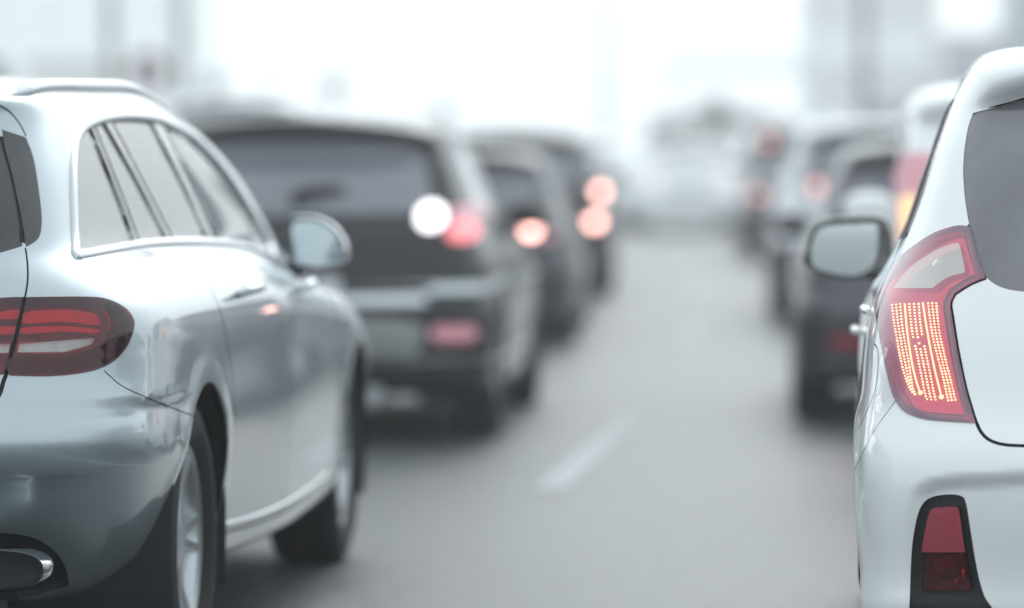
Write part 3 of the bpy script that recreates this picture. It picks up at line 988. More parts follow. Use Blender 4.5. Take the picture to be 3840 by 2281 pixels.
    mb.box((0, pz[1] - .012, .80), (.52, .012, .115), bev=.003); mb.build('number_plate', M['plate'], root)
    # ---- cabin
    mb = MB()
    mb.box((0, 2.0, .50), (1.36, 3.3, .06)); mb.box((0, 3.12, .86), (1.30, .45, .22), bev=.08)
    mb.build('cabin_floor', M['cabin'], root)
    for x in (-.36, .36):
        mb = MB()
        mb.box((x, 2.35, .62), (.50, .52, .18), bev=.06); mb.box((x, 2.08, .86), (.48, .14, .52), M=Matrix.Rotation(R(-14), 3, 'X').to_4x4(), bev=.05)
        mb.box((x, 1.99, 1.18), (.26, .09, .17), bev=.04)
        mb.build('front_seat', M['seat'], root, smooth=True)
    mb = MB(); mb.box((0, 1.45, .60), (1.26, .52, .18), bev=.06); mb.box((0, 1.18, .82), (1.24, .14, .46), M=Matrix.Rotation(R(-14), 3, 'X').to_4x4(), bev=.05)
    for x in (-.36, .36): mb.box((x, 1.12, 1.09), (.25, .08, .12), bev=.035)
    mb.build('rear_seat', M['seat'], root, smooth=True)
    mb = MB(); mb.tube([(-.36 + .19 * math.cos(a), 2.82 + .07 * math.sin(a), .93 + .175 * math.sin(a)) for a in np.linspace(0, 2 * math.pi, 25)], .016, 8)
    mb.build('steering_wheel', M['gap'], root, smooth=True)
    mb = MB(); mb.box((0, .72, .90), (1.16, .62, .02)); mb.build('luggage_cover', M['cabin'], root)
    return root, sf, vw
# ------------------------------------------------------------------ white hatchback (right foreground)
HATCH_RINGS = [
    ring(.28, .05, .26, .56, .60, .56, 3.35, .10, .25, [(0, .22), (3, .21), (5, .19), (10, .19), (13, .2)]),
    ring(.06, .06, .26, .765, .765, .72, 3.50, .13, .34, [(0, .245), (3, .235), (4.4, .215), (10, .21), (13, .19)]),
    ring(.03, .065, .27, .785, .784, .76, 3.55, .15, .36, [(0, .33), (3, .325), (4.4, .30), (10, .30), (13, .30)]),
    ring(.010, .07, .29, .794, .792, .775, 3.58, .16, .38, [(0, .43), (3, .43), (4.4, .42), (10, .42), (13, .42)]),
    ring(.0, .07, .32, .798, .798, .785, 3.595, .17, .40, [(0, .53), (3, .53), (4.4, .53), (10, .53), (13, .53)]),
    ring(.012, .07, .36, .794, .797, .785, 3.59, .18, .42, [(0, .61), (3, .61), (4.4, .62), (10, .62), (13, .61)]),
    ring(.045, .075, .42, .784, .799, .775, 3.56, .19, .44, [(0, .68), (3, .69), (4.4, .71), (10, .70), (13, .68)]),
    ring(.065, .08, .42, .776, .796, .765, 3.50, .20, .46, [(0, .76), (3, .77), (4.4, .80), (10, .775), (13, .75)]),
    ring(.085, .085, .42, .756, .784, .745, 3.38, .20, .46, [(0, .84), (3, .86), (4.4, .89), (10, .85), (13, .82)]),
    ring(.11, .09, .40, .722, .742, .705, 3.15, .17, .42, [(0, .92), (3, .94), (4.4, .97), (10, .91), (13, .89)]),
    ring(.14, .09, .36, .682, .705, .665, 2.92, .14, .34, [(0, 1.00), (3, 1.02), (4.4, 1.05), (10, .98), (13, .97)]),
    ring(.19, .09, .32, .645, .665, .635, 2.70, .13, .30, [(0, 1.11), (3, 1.12), (4.4, 1.15), (10, 1.10), (13, 1.10)]),
    ring(.25, .09, .28, .612, .625, .595, 2.45, .12, .28, [(0, 1.22), (3, 1.23), (4.4, 1.26), (10, 1.23), (13, 1.25)]),
    ring(.30, .085, .25, .582, .590, .555, 2.22, .12, .25, [(0, 1.31), (3, 1.30), (4.4, 1.34), (10, 1.34), (13, 1.36)]),
    ring(.20, .11, .26, .552, .556, .51, 2.05, .12, .24, [(0, 1.405), (1, 1.395), (2, 1.36), (3, 1.345), (4.4, 1.395), (10, 1.40), (13, 1.41)]),
    ring(.25, .10, .24, .495, .50, .45, 1.95, .10, .22, [(0, 1.445), (2, 1.425), (3, 1.415), (4.4, 1.435), (7, 1.45), (10, 1.435), (13, 1.44)]),
    ring(.60, .08, .20, .28, .29, .26, 1.75, .10, .18, [(0, 1.46), (3, 1.455), (7, 1.475), (13, 1.455)]),
    ring(.90, .07, .18, 0, 0, 0, 1.50, .08, .16, [(0, 1.47), (7, 1.48), (13, 1.465)]),
]

def build_hatch():
    loc, rz = Vector((.961, 7.10, 0)), -.024
    RW, FW = .60, 2.945
    sf0 = Surf(net_of(HATCH_RINGS))
    v0 = View(sf0, loc, rz, True)
    def xz(pts, conv, n=5):
        out = []
        for p in catmull([conv(p) for p in pts], n):
            u, v = v0.uv(p); q = sf0.pos([u], [v])[0]; out.append((q[0], q[2]))
        return out
    rec = xz([(598, 1480), (604, 1200), (618, 1060), (650, 940), (715, 888), (800, 866), (1000, 850), (1181, 841)], Z4)
    rec = np.array([(rec[0][0] + .005, .10)] + rec + [(-.05, rec[-1][1] + .002), (-.05, .10)])
    def disp(p):
        x, y, z = np.abs(p[:, 0]), p[:, 1], p[:, 2]
        d = np.zeros(len(p))
        for yw in (RW, FW):
            r = np.hypot(y - yw, z - .29)
            d += .010 * np.exp(-((r - .345) / .04) ** 2) * (x > .55) * sstep(z, .18, .3)
        m = (y < .55) & (z < .62)
        if m.any():
            s = sdist(x[m], z[m], rec)
            d[m] -= .020 * sstep(-s, -.006, .034)
        return d
    sf = Surf(net_of(HATCH_RINGS), disp)
    vw = View(sf, loc, rz, True)
    sc = np.array([sf.SU, sf.SV])
    root = tag(empty('hatchback', loc, rz), 'white small hatchback in the right foreground with lit tail lamp', 'car')
    reg = []
    def gap(uv, w=.005, closed=False, depth=-.008):
        s = strip_uv(sf, uv, w, closed)
        reg.append(dict(part='panel_gap', loops=[s], mat=M['gap'], depth=depth, wall=-depth))
    def rs(P, step=.012): return resample(np.array(P) * sc, step, True) / sc
    for yw in (RW, FW):
        reg.append(dict(part=None, loops=[arch_loop(sf, yw, .29, .335)], mat=None))
    # ---- tail lamp
    z3z4 = lambda p: ((p[0] * .7959) / .7413, (p[1] * .7959 + 1000) / .7413)
    q4 = lambda *a: [z3z4(p) for p in a]
    lamp = vw.line([(995, 1014), (995, 1014), (930, 1010), (820, 1045), (705, 1118), (605, 1200), (535, 1270), (502, 1322)] + q4((475, 20), (490, 120), (520, 280), (552, 430), (578, 505), (625, 562), (705, 592), (800, 603), (955, 613), (955, 613), (938, 560), (905, 440), (870, 275), (845, 120), (836, 50), (856, 5)) + [(922, 1350), (1000, 1302), (1076, 1272), (1076, 1272), (1040, 1180), (1012, 1085)], Z3, closed=True, step=.008)
    lamp_core = inset_uv(sf, lamp, .016)
    clear = vw.line([(612, 1326), (612, 1326), (650, 1275), (710, 1212), (800, 1150), (860, 1118), (932, 1097), (946, 1110), (960, 1170), (972, 1240), (960, 1250), (895, 1268), (835, 1306), (812, 1326), (812, 1326)], Z3, closed=True, step=.006)
    reg.append(dict(part='reversing_lamp', loops=[clear], mat=M['lens_cells'], depth=.003, wall=-.004, split=True))
    reg.append(dict(part='tail_light', loops=[lamp_core], mat=M['lens_pink'], depth=.003, split=True))
    reg.append(dict(part='lamp_rim', loops=[lamp], mat=M['lens_mauve'], depth=.003, wall=-.010, split=True))
    # ---- rear reflector unit
    hous = vw.line([(642, 1484), (653, 1200), (680, 1045), (712, 982), (762, 956), (830, 948), (884, 955), (907, 985), (930, 1120), (958, 1290), (985, 1400), (1012, 1455), (1075, 1530), (1140, 1580), (1140, 1700), (640, 1700)], Z4, closed=True, step=.01)
    lens = vw.line([(742, 1024), (790, 1010), (860, 1008), (876, 1030), (895, 1160), (931, 1365), (932, 1390), (915, 1402), (712, 1401), (693, 1385), (699, 1215), (715, 1120)], Z4, closed=True, step=.006)
    split = [(690, 1222), (800, 1222), (915, 1222)]
    lu = vw.line([(742, 1024), (790, 1010), (860, 1008), (876, 1030), (895, 1160), (905, 1220), (905, 1220), (699, 1220), (699, 1220), (715, 1120)], Z4, closed=True, step=.006)
    ll = vw.line([(905, 1221), (905, 1221), (931, 1365), (932, 1390), (915, 1402), (712, 1401), (693, 1385), (699, 1221), (699, 1221)], Z4, closed=True, step=.006)
    M['lens_fog'] = glassy('fog_lens', (.80, .07, .10), ior=1.5)
    M['refl_red'] = prin('red_reflector', (.36, .045, .075), .22, coat=.8, var=.06, bump=.12, bscale=500)
    reg.append(dict(part='bumper_reflector', loops=[lu], mat=M['refl_red'], depth=.001, wall=-.008, split=True))
    reg.append(dict(part='fog_lamp', loops=[ll], mat=M['lens_fog'], depth=.001, wall=-.004, split=True))
    reg.append(dict(part='fog_lamp_housing', loops=[hous], mat=M['black_plastic'], depth=-.012, wall=.012, split=True))
    # ---- tailgate glass
    g = [(1010, 437), (1010, 437), (985, 510), (968, 610), (960, 710), (963, 800), (972, 890), (990, 1000), (1016, 1115), (1045, 1200), (1077, 1265), (1125, 1306), (1190, 1330), (1268, 1342)]
    gl = [vw.uv(Z3(p)) for p in catmull(g, 5)]
    gt = [vw.uv(Z3(p)) for p in catmull([(1500, 325), (1400, 343), (1268, 372), (1150, 402), (1010, 437)], 5)][:-1]
    vb, vt = gl[-1][1], gt[0][1]
    glass = rs([(-.1, vt + .08), (gt[0][0] * .5, vt + .06)] + gt + gl + [(gl[-1][0] * .5, vb - .03), (-.1, vb - .03)], .010)
    reg.append(dict(part='rear_window', loops=[glass], mat=M['pane_dusty'], depth=-.003, wall=.003))
    ug = vw.line([(1085, 411), (1150, 392), (1200, 380), (1268, 360), (1400, 330), (1400, 345), (1268, 374), (1150, 403)], Z3, closed=True, step=.006)
    reg.append(dict(part='panel_gap', loops=[ug], mat=M['gap'], depth=-.015, wall=.015))
    # ---- shut lines
    hatch = vw.line([(988, 1000), (1014, 1110), (1043, 1200), (1079, 1272)], Z3)
    hatch2 = [(959, 612), (975, 648), (1005, 682), (1045, 703), (1100, 715), (1181, 719)]
    h2 = [vw.uv(Z4(p)) for p in catmull(hatch2, 5)]
    h2 = h2 + [(h2[-1][0] * .5, h2[-1][1] - .02), (0.0, h2[-1][1] - .03)]
    h2 = resample(np.array(h2) * sc, .012) / sc
    gap(hatch, .006); gap(h2, .007)
    lr = vw.line(q4((959, 612), (940, 555), (907, 440), (873, 275), (848, 120), (839, 50), (860, 5)) + [(926, 1352), (1002, 1304), (1078, 1274)], Z3)
    gap(lr, .006)
    gap(vw.line([(577, 506), (530, 570), (480, 642), (430, 735), (382, 832)], Z4), .0025, depth=-.002)
    # fuel flap on the side near the lamp
    gap(vw.line([(475, 238), (490, 262), (495, 330), (486, 420), (465, 500), (430, 580), (398, 640)], Z4), .003, depth=-.003)
    # ---- tailgate and bumper skins
    tg = [vw.uv(Z4(p)) for p in hatch2[::-1]] + [vw.uv(Z4(p)) for p in [(940, 555), (907, 440), (873, 275), (848, 120), (839, 50), (860, 5)]] + [vw.uv(Z3(p)) for p in [(926, 1352), (1002, 1304), (1078, 1274), (1043, 1200), (1014, 1110), (988, 1000), (970, 860), (960, 710), (968, 610), (985, 510), (1010, 437)]]
    tg = rs([(-.1, tg[0][1] - .03)] + tg + [(1.6, tg[-1][1] + .25), (-.1, tg[-1][1] + .3)], .015)
    reg.append(dict(part='tailgate', loops=[tg], mat=M['white']))
    bl = [vw.uv(Z4(p)) for p in [(382, 832), (430, 735), (480, 642), (530, 570), (577, 506), (625, 562), (705, 592), (800, 603), (955, 613), (975, 648), (1005, 682), (1045, 703), (1100, 715), (1181, 719)]]
    bp = rs([(-.1, -.4), (bl[0][0] + .1, -.4), (bl[0][0] + .1, bl[0][1] - .8)] + bl + [(-.1, bl[-1][1] - .03)], .02)
    reg.append(dict(part='rear_bumper', loops=[bp], mat=M['white']))
    # ---- side glass and doors
    win = [side_line(sf, p, closed=True) for p in (
        [(.66, 1.03), (.66, 1.03), (1.26, 1.02), (1.26, 1.02), (1.22, 1.33), (1.22, 1.33), (.86, 1.33), (.72, 1.18)],
        [(1.32, 1.015), (1.32, 1.015), (2.36, .98), (2.36, .98), (2.02, 1.22), (1.72, 1.335), (1.29, 1.34), (1.29, 1.34)])]
    for nm, lp in zip(('rear_door_window', 'front_door_window'), win):
        reg.append(dict(part=nm, loops=[lp], mat=M['pane_dusty'] if nm[0] == 'r' else M['pane_clear'], depth=-.005, wall=.005, split=True))
    ws = np.array([(11.2, 9.9), (11.2, 9.9), (13.1, 9.9), (13.1, 9.9), (13.1, 13.3), (13.1, 13.3), (11.4, 13.3), (11.4, 13.3)])
    reg.append(dict(part='windscreen', loops=[rs(catmull(ws, 6, True), .04)], mat=M['pane_clear'], depth=-.003, wall=.003))
    hl = np.array([(10.4, 6.6), (11.7, 6.0), (12.3, 6.2), (12.0, 7.6), (11.2, 8.2), (10.5, 7.9)])
    reg.append(dict(part='headlight', loops=[rs(catmull(hl, 6, True), .03)], mat=M['lens_clear'], depth=.002, wall=-.01, split=True))
    rd = [(.98, .30), (.96, .50), (.86, .66), (.72, .80), (.62, .95), (.58, 1.05), (.70, 1.24), (.86, 1.355), (1.24, 1.36), (1.30, 1.0), (1.31, .6), (1.31, .285)]
    fd = [(1.33, .285), (1.33, .6), (1.32, 1.0), (1.26, 1.36), (1.72, 1.36), (2.10, 1.22), (2.46, .97), (2.50, .80), (2.50, .3)]
    for nm, P in (('rear_door', rd), ('front_door', fd)):
        lp = side_line(sf, P, closed=True, step=.03)
        s = strip_uv(sf, lp, .005, True)
        big, small = (s if abs(np.ptp(s[0][:, 0])) > abs(np.ptp(s[1][:, 0])) else s[::-1])
        reg.append(dict(part='panel_gap', loops=[big, small], mat=M['gap'], depth=-.006, wall=.006))
        reg.append(dict(part=nm, loops=[lp], mat=M['white'], split=True))
    Us = lerp_grid([(0, .12), (1, .05), (3.4, .04), (5, .07), (10, .1), (13, .1)])
    Vs = lerp_grid([(0, .2), (1, .14), (10, .15), (16, .2), (17, .25)])
    made = build_body(sf, reg, Us, Vs, root, M['white'], M)
    # ---- lamp interiors
    def back(lp, depth, mat, name, par, sd, nu=30, nv=30):
        V2, T, idx = trim(sf, [dict(loops=[lp])], np.linspace(lp[:, 0].min(), lp[:, 0].max(), nu), np.linspace(lp[:, 1].min(), lp[:, 1].max(), nv))
        v, n, f = region_mesh(sf, V2, T[idx == 0], depth)
        if sd == -1: v, n, f = mirrored(v, n, f)
        return mk(name, v, f, mat, par, n)
    # lit columns of small reflector cells and two light pipes, laid out in the lamp
    A = {'l': [(568, 60), (576, 130), (588, 200), (600, 270), (612, 330), (628, 390), (650, 450), (672, 478)],
         'lr': [(606, 55), (612, 130), (622, 200), (634, 270), (646, 330), (654, 390), (664, 450), (675, 478)],
         'm': [(648, 55), (655, 130), (664, 200), (680, 270), (694, 340), (708, 410), (722, 480), (730, 502)],
         'mr': [(692, 55), (698, 130), (708, 200), (722, 270), (736, 340), (750, 410), (764, 480), (770, 505)],
         'r': [(736, 52), (744, 120), (756, 200), (772, 270), (790, 340), (808, 410), (822, 480), (828, 508)],
         'rr': [(774, 52), (780, 120), (790, 200), (806, 270), (822, 340), (840, 410), (856, 480), (862, 505)]}
    cols = []
    for a, b, k in (('l', 'lr', 3), ('m', 'mr', 3), ('r', 'rr', 3)):
        ca, cb = resample(catmull(A[a], 4), 1), resample(catmull(A[b], 4), 1)
        t = np.linspace(0, 1, 200)
        for j in range(k):
            w = j / (k - 1)
            pa = np.stack([np.interp(t, np.linspace(0, 1, len(ca)), ca[:, d]) for d in (0, 1)], 1)
            pb = np.stack([np.interp(t, np.linspace(0, 1, len(cb)), cb[:, d]) for d in (0, 1)], 1)
            c = pa * (1 - w) + pb * w
            cols.append(resample(c, 14.2))
    rnd = random.Random(3)
    for sd in (1, -1):
        par = made[('tail_light', sd)]
        back(lamp_core, -.022, M['lamp_glow'], 'lamp_housing', par, sd)
        mb = MB()
        for ci, c in enumerate(cols):
            for p in c:
                if ci in (3, 4, 5) and abs(p[1] - 235) < 24 and rnd.random() < .65: continue
                u, v = vw.uv(Z4(p)); q = sf.pos([u], [v])[0]; n = sf.nrm([u], [v])[0]
                q = q + n * .0045
                s = rnd.uniform(.75, 1.1)
                mb.ell((q[0] * sd, q[1], q[2]), (.0022 * s, .0015, .0019 * s), 8, 5)
        mb.build('led_array', M['led'], par, smooth=True)
        for L_ in ([(628, 55), (640, 190), (665, 350), (690, 445), (700, 472)], [(712, 50), (735, 200), (764, 350), (788, 450), (797, 492)]):
            uv = vw.line(L_, Z4)
            sw = sweep(sf, uv, [(.0017 * math.cos(a), .0016 * math.sin(a)) for a in np.linspace(0, 2 * math.pi, 8, endpoint=False)], lift=.005, mir=True)
            mk_sweeps('light_pipe', [sw[0 if sd == 1 else 1]], M['led_line'], par)
            mb = MB()
            q = uv[-1]; p = sf.pos([q[0]], [q[1]])[0] + sf.nrm([q[0]], [q[1]])[0] * .004
            mb.ell((p[0] * sd, p[1], p[2]), (.0055, .003, .0045), 10, 6); mb.build('light_pipe_foot', M['led_line'], par, smooth=True)
        rp = made[('reversing_lamp', sd)]
        M['cell'] = prin('lamp_cells', (.92, .87, .85), .3, .3, var=.25, vscale=90, bump=.6, bscale=260) if 'cell' not in M else M['cell']
        back(clear, -.018, M['cell'], 'lamp_housing', rp, sd)
        mb = MB()      # fine ribbed grid moulded into the clear lens
        lo, hi = clear.min(0), clear.max(0)
        for axis in (0, 1):
            cnt = 22 if axis == 0 else 13
            for k in range(1, cnt):
                c = lo[axis] + (hi[axis] - lo[axis]) * k / cnt
                run = []
                for t in np.linspace(lo[1 - axis], hi[1 - axis], 60):
                    q = (c, t) if axis == 0 else (t, c)
                    if inside(np.array([q]), clear)[0]: run.append(q)
                    else:
                        if len(run) > 3:
                            for V, F in sweep(sf, run, [(.0006 * math.cos(a), .0006 * math.sin(a)) for a in (0, 1.57, 3.14, 4.71)], lift=-.004, mir=(sd == -1))[-1:]: mb.add(V, F)
                        run = []
                if len(run) > 3:
                    for V, F in sweep(sf, run, [(.0006 * math.cos(a), .0006 * math.sin(a)) for a in (0, 1.57, 3.14, 4.71)], lift=-.004, mir=(sd == -1))[-1:]: mb.add(V, F)
        mb.build('lens_grid', M['reflector'], rp)
        p = vw.uv(Z3((835, 1200))); q = sf.pos([p[0]], [p[1]])[0] - sf.nrm([p[0]], [p[1]])[0] * .012
        mb = MB(); mb.ell((q[0] * sd, q[1], q[2]), (.022, .006, .018), 16, 8); mb.build('bulb', M['reflector'], rp, smooth=True)
        fp = made[('fog_lamp', sd)]
        M['fogcell'] = prin('fog_lamp_cells', (.62, .30, .32), .2, .7, var=.9, vscale=110, bump=1.0, bscale=260) if 'fogcell' not in M else M['fogcell']
        back(ll, -.022, M['fogcell'], 'lamp_housing', fp, sd)
        p = vw.uv(Z4((806, 1296))); q = sf.pos([p[0]], [p[1]])[0] - sf.nrm([p[0]], [p[1]])[0] * .014
        mb = MB(); mb.ell((q[0] * sd, q[1], q[2]), (.028, .004, .026), 20, 8); mb.build('bulb_well', M['lamp_base_dark'], fp, smooth=True)
        mb = MB(); mb.ell((q[0] * sd, q[1] - .008, q[2]), (.005, .006, .008), 10, 6); mb.build('bulb', M['chrome'], fp, smooth=True)
        for P_, rz__ in (((893, 1330), .017), ((857, 1364), .007)):  # added chrome beads stand in for bright glints inside the fog lamp
            p = vw.uv(Z4(P_)); g_ = sf.pos([p[0]], [p[1]])[0] - sf.nrm([p[0]], [p[1]])[0] * .006
            mb = MB(); mb.ell((g_[0] * sd, g_[1], g_[2]), (.004, .003, rz__), 10, 8); mb.build('chrome_glint', M['chrome'], fp, smooth=True)
    # ---- door handles standing off the side
    for sd in (1, -1):
        for dn, yc, zc in (('rear_door', .98, .865), ('front_door', 1.62, .80)):
            us = [sf.from_side(yy, zc) for yy in np.linspace(yc - .1, yc + .1, 12)]
            P = sf.pos([q[0] for q in us], [q[1] for q in us]); n = sf.nrm([q[0] for q in us], [q[1] for q in us])
            arc = np.sin(np.linspace(0, math.pi, 12)) ** .4
            pts = (P + n * (.003 + .008 * arc)[:, None]) * np.array([sd, 1, 1])
            mb = MB(); mb.tube([tuple(q) for q in pts], [.007 + .005 * a for a in arc], 10)
            mb.build('door_handle', M['chrome'], made[(dn, sd)], smooth=True)
    for y in (RW, FW):
        for sd in (1, -1):
            wheel('wheel', root, (sd * .69, y, .29), sd, .29, .185, .19, 6, twin=False)
    for y in (RW, FW): liner(root, y, .29, .35, .45, .77)
    underbody(sf, 'underbody', root, (RW, FW), .56)
    # ---- mirrors
    dpt = 9.75
    Mi = (Matrix.Translation(loc) @ Matrix.Rotation(rz, 4, 'Z')).inverted()
    def l2(p): return Mi @ at(*Z3(p), dpt)
    hs = catmull([(150, 1195), (165, 1120), (195, 1035), (235, 985), (300, 968), (420, 960), (520, 960), (572, 985), (602, 1060), (606, 1150), (580, 1215), (520, 1252), (440, 1272), (380, 1278), (260, 1256), (190, 1232)], 4, True)
    gm = catmull([(192, 1150), (200, 1085), (225, 1035), (255, 1010), (300, 1002), (400, 996), (505, 991), (524, 1004), (531, 1060), (524, 1150), (500, 1212), (440, 1254), (380, 1261), (270, 1243), (205, 1212)], 4, True)
    H = np.array([(-q.x, q.z) for q in (l2(p) for p in hs)]); Gm = np.array([(-q.x, q.z) for q in (l2(p) for p in gm)])
    yb = l2((380, 1100)).y
    for sd in (1, -1):
        f3 = lambda x, z, d: (sd * x, yb + d, z)
        mb = MB(); outline_shell(mb, H, [(.90, .014), (.95, -.004), (.985, -.006), (1.0, .004)], f3)
        ma = mb.build('door_mirror', M['black_plastic'], root, smooth=True, sharp=45)
        mb = MB(); outline_shell(mb, H, [(1.0, .004), (1.02, .03), (1.0, .07), (.86, .11), (.6, .14), (.25, .155)], f3)
        mb.build('mirror_shell', M['white'], ma, smooth=True, sharp=45)
        mb = MB(); outline_shell(mb, Gm, [(1.0, .004), (1.0, -.008)], f3); mb.build('mirror_glass', M['mirror'], ma)
        c = H.mean(0)
        mb = MB(); mb.tube([(sd * .68, yb + .10, c[1] - .07), (sd * .76, yb + .07, c[1] - .06), (sd * (H[:, 0].min() + .06), yb + .05, c[1] - .04)], [.04, .03, .035], 10)
        mb.build('mirror_arm', M['black_plastic'], ma, smooth=True)
    mb = MB(); pz = sf.pos(np.array([0.0]), np.array([6.8]))[0]
    mb.box((0, pz[1] - .012, pz[2]), (.50, .012, .115), bev=.003); mb.build('number_plate', M['plate'], root)
    mb = MB(); mb.box((0, 1.6, .45), (1.2, 2.4, .06)); mb.box((0, 2.42, .86), (1.15, .4, .2), bev=.08); mb.build('cabin_floor', M['cabin'], root)
    for x in (-.33, .33):
        mb = MB()
        mb.box((x, 1.75, .58), (.46, .5, .18), bev=.06); mb.box((x, 1.5, .84), (.45, .13, .52), M=Matrix.Rotation(R(-12), 3, 'X').to_4x4(), bev=.05); mb.box((x, 1.42, 1.17), (.24, .09, .16), bev=.04)
        mb.build('front_seat', M['seat'], root, smooth=True)
    mb = MB(); mb.box((0, .82, .56), (1.1, .5, .18), bev=.06); mb.box((0, .58, .80), (1.1, .13, .48), M=Matrix.Rotation(R(-12), 3, 'X').to_4x4(), bev=.05)
    mb.build('rear_seat', M['seat'], root, smooth=True)
    return root, sf, vw
# ------------------------------------------------------------------ the queue of cars further on
def curve_x(y):
    return -(max(0.0, y - 25)) ** 2 / 1000.0

def traffic_car(name, label, cat, loc, rz, dims, paint, lamps, group=None, boxy=0.0, rear_z=(1.02, 1.33), glass='glass_mid', cladding=False, extras=None, wheel_r=.33, pitch=0.0, hood=True):
    """dims = length, half width, height; lamps = list of (x0, x1, z0, z1, material, part)"""
    L, W, H = dims
    T = net_of(HATCH_RINGS)
    s = np.array([W / .7975, L / 3.595, H / 1.48])
    zz = np.clip((T[:, :, 2] - .9) / .5, 0, 1)
    T[:, :, 0] *= 1 + boxy * zz * (T[:, :, 1] < 3.0)
    T[:4, 5:10, 1] -= .6 * T[:1, 5:10, 1] * np.array([1, 1, .8, .4])[:, None]          # flatter tail than the white hatchback's
    T = T * s
    # keep the tail upright when the car is long
    y = T[:, :, 1]; f = np.clip(y / 1.2, 0, 1)
    T[:, :, 1] = y / s[1] * (1 - f) + y * f
    sf = Surf(T)
    sc = np.array([sf.SU, sf.SV])
    root = tag(empty(name, loc, rz), label, cat, group)
    root.rotation_euler.x = pitch
    ry, fy = .80 * L / 4.4, L - .84 * L / 4.4
    reg = []
    def rr(u0, u1, v0, v1, ru=.25, rv=.5):
        P = []
        for cu, cv, a0 in ((u1 - ru, v1 - rv, 0), (u0 + ru, v1 - rv, 90), (u0 + ru, v0 + rv, 180), (u1 - ru, v0 + rv, 270)):
            for k in range(6):
                a = R(a0 + 18 * k); P.append((cu + ru * math.cos(a), cv + rv * math.sin(a)))
        return resample(np.array(P) * sc, .04, True) / sc
    for yw in (ry, fy):
        reg.append(dict(part=None, loops=[arch_loop(sf, yw, wheel_r, wheel_r + .045, 20)], mat=None))
    for x0, x1, z0, z1, mat, part in lamps:
        r = min(x1 - x0, z1 - z0) * .3
        P = [(x1, z0 + r), (x1, z1 - r), (x1 - r, z1), (x0 + r, z1), (x0, z1 - r), (x0, z0 + r), (x0 + r, z0), (x1 - r, z0)]
        lp = np.array([sf.from_back(x, z) for x, z in P])
        lp = resample(lp * sc, .02, True) / sc
        reg.append(dict(part=part, loops=[lp], mat=M[mat], depth=.004, wall=-.02, split=True))
    vz = lambda z: float(np.interp(z, sf.T[1, 6:15, 2], np.arange(6, 15)))
    v0, v1 = vz(rear_z[0]), min(13.55, vz(rear_z[1]))
    reg.append(dict(part='rear_window', loops=[rr(-.6, 1.12 if name == 'minivan' else 2.35, v0, v1, .35, .7)], mat=M[glass], depth=-.004, wall=.004))
    reg.append(dict(part='window_seal_or_shade', loops=[rr(-.6, 1.22 if name == 'minivan' else 2.45, v0 - .12, 13.62, .35, .7)], mat=M['gap'], depth=-.002, wall=.002))  # band above the pane paints the spoiler's shade in black; narrow rim is seal
    vb, vt = 10.25, 13.2
    for nm, a, b in (('quarter_window', 3.95, 4.65), ('rear_door_window', 4.85, 6.7), ('front_door_window', 6.9, 9.4)):
        reg.append(dict(part=nm, loops=[rr(a, b, vb, vt, .15, .5)], mat=M[glass], depth=-.004, wall=.004, split=True))
    reg.append(dict(part='windscreen', loops=[rr(11.1, 13.6, 9.9, 13.3)], mat=M[glass], depth=-.004, wall=.004))
    reg.append(dict(part='headlight', loops=[rr(10.6, 12.1, 6.2, 7.6)], mat=M['lens_clear'], depth=.003, split=True))
    if cladding:
        lp = np.array([(-.1, -.4), (13.2, -.4), (13.2, 3.2), (4.3, 3.0), (3.4, 4.2), (2.4, 4.6), (-.1, 4.6)])
        reg.append(dict(part='rear_bumper', loops=[resample(lp * sc, .05, True) / sc], mat=M['black_plastic']))
    else:
        lp = np.array([(-.1, -.4), (4.2, -.4), (4.2, 3.6), (3.4, 5.2), (2.4, 5.6), (-.1, 5.6)])
        reg.append(dict(part='rear_bumper', loops=[resample(lp * sc, .05, True) / sc], mat=paint))
    tw = 1.3 if name == 'minivan' else 2.75
    lp = np.array([(-.1, 5.65), (tw - .25, 5.65), (tw, 7), (tw, 13.4), (2.2, 14.1), (-.1, 14.1)])
    reg.append(dict(part='tailgate', loops=[resample(lp * sc, .05, True) / sc], mat=paint))
    for nm, a, b in (('rear_door', 4.9, 6.75), ('front_door', 6.85, 9.5)):
        reg.append(dict(part=nm, loops=[rr(a, b, 2.2, 13.5, .1, .3)], mat=paint, split=True))
    Us = lerp_grid([(0, .2), (4, .15), (13, .25)]); Vs = lerp_grid([(0, .35), (17, .35)])
    made = build_body(sf, reg, Us, Vs, root, paint, M)
    for yw in (ry, fy):
        for sd in (1, -1): wheel('wheel', root, (sd * (W - .115), yw, wheel_r), sd, wheel_r, .22, wheel_r * .66, 5, twin=False)
    for yw in (ry, fy): liner(root, yw, wheel_r, wheel_r + .06, W * .6, W * .965)
    underbody(sf, 'underbody', root, (ry, fy), W * .7)
    bu, bv = sf.from_back(0, .62 * H / 1.5)
    mb = MB(); q = sf.pos([0.0], [bv])[0]; mb.box((0, q[1] - .012, q[2] + .08), (.5, .014, .11), bev=.003); mb.build('number_plate', M['plate'], root)
    u, v = sf.from_side(.64 * L, 1.0 * H / 1.5); q = sf.pos([u], [v])[0]
    for sd in (1, -1):
        mb = MB(); mb.ell((sd * (q[0] + .13), q[1], q[2] + .03), (.11, .07, .075), 14, 8, p=.7); mb.tube([(sd * (q[0] - .02), q[1], q[2]), (sd * (q[0] + .06), q[1], q[2] + .02)], .025, 8)
        mb.build('door_mirror', paint, root, smooth=True)
    if extras: extras(root, sf)
    return root

def road_point(px, py, depth):
    p = at(px, py, depth); p.z = ground_z(p.y); return p

def place(edge_px, depth, side, W, rz=0.0):
    """ground position of a car whose nearer side stands at a photograph column"""
    p = at(edge_px, 800, depth)
    x = p.x - W if side > 0 else p.x + W
    return Vector((x, p.y, ground_z(p.y)))

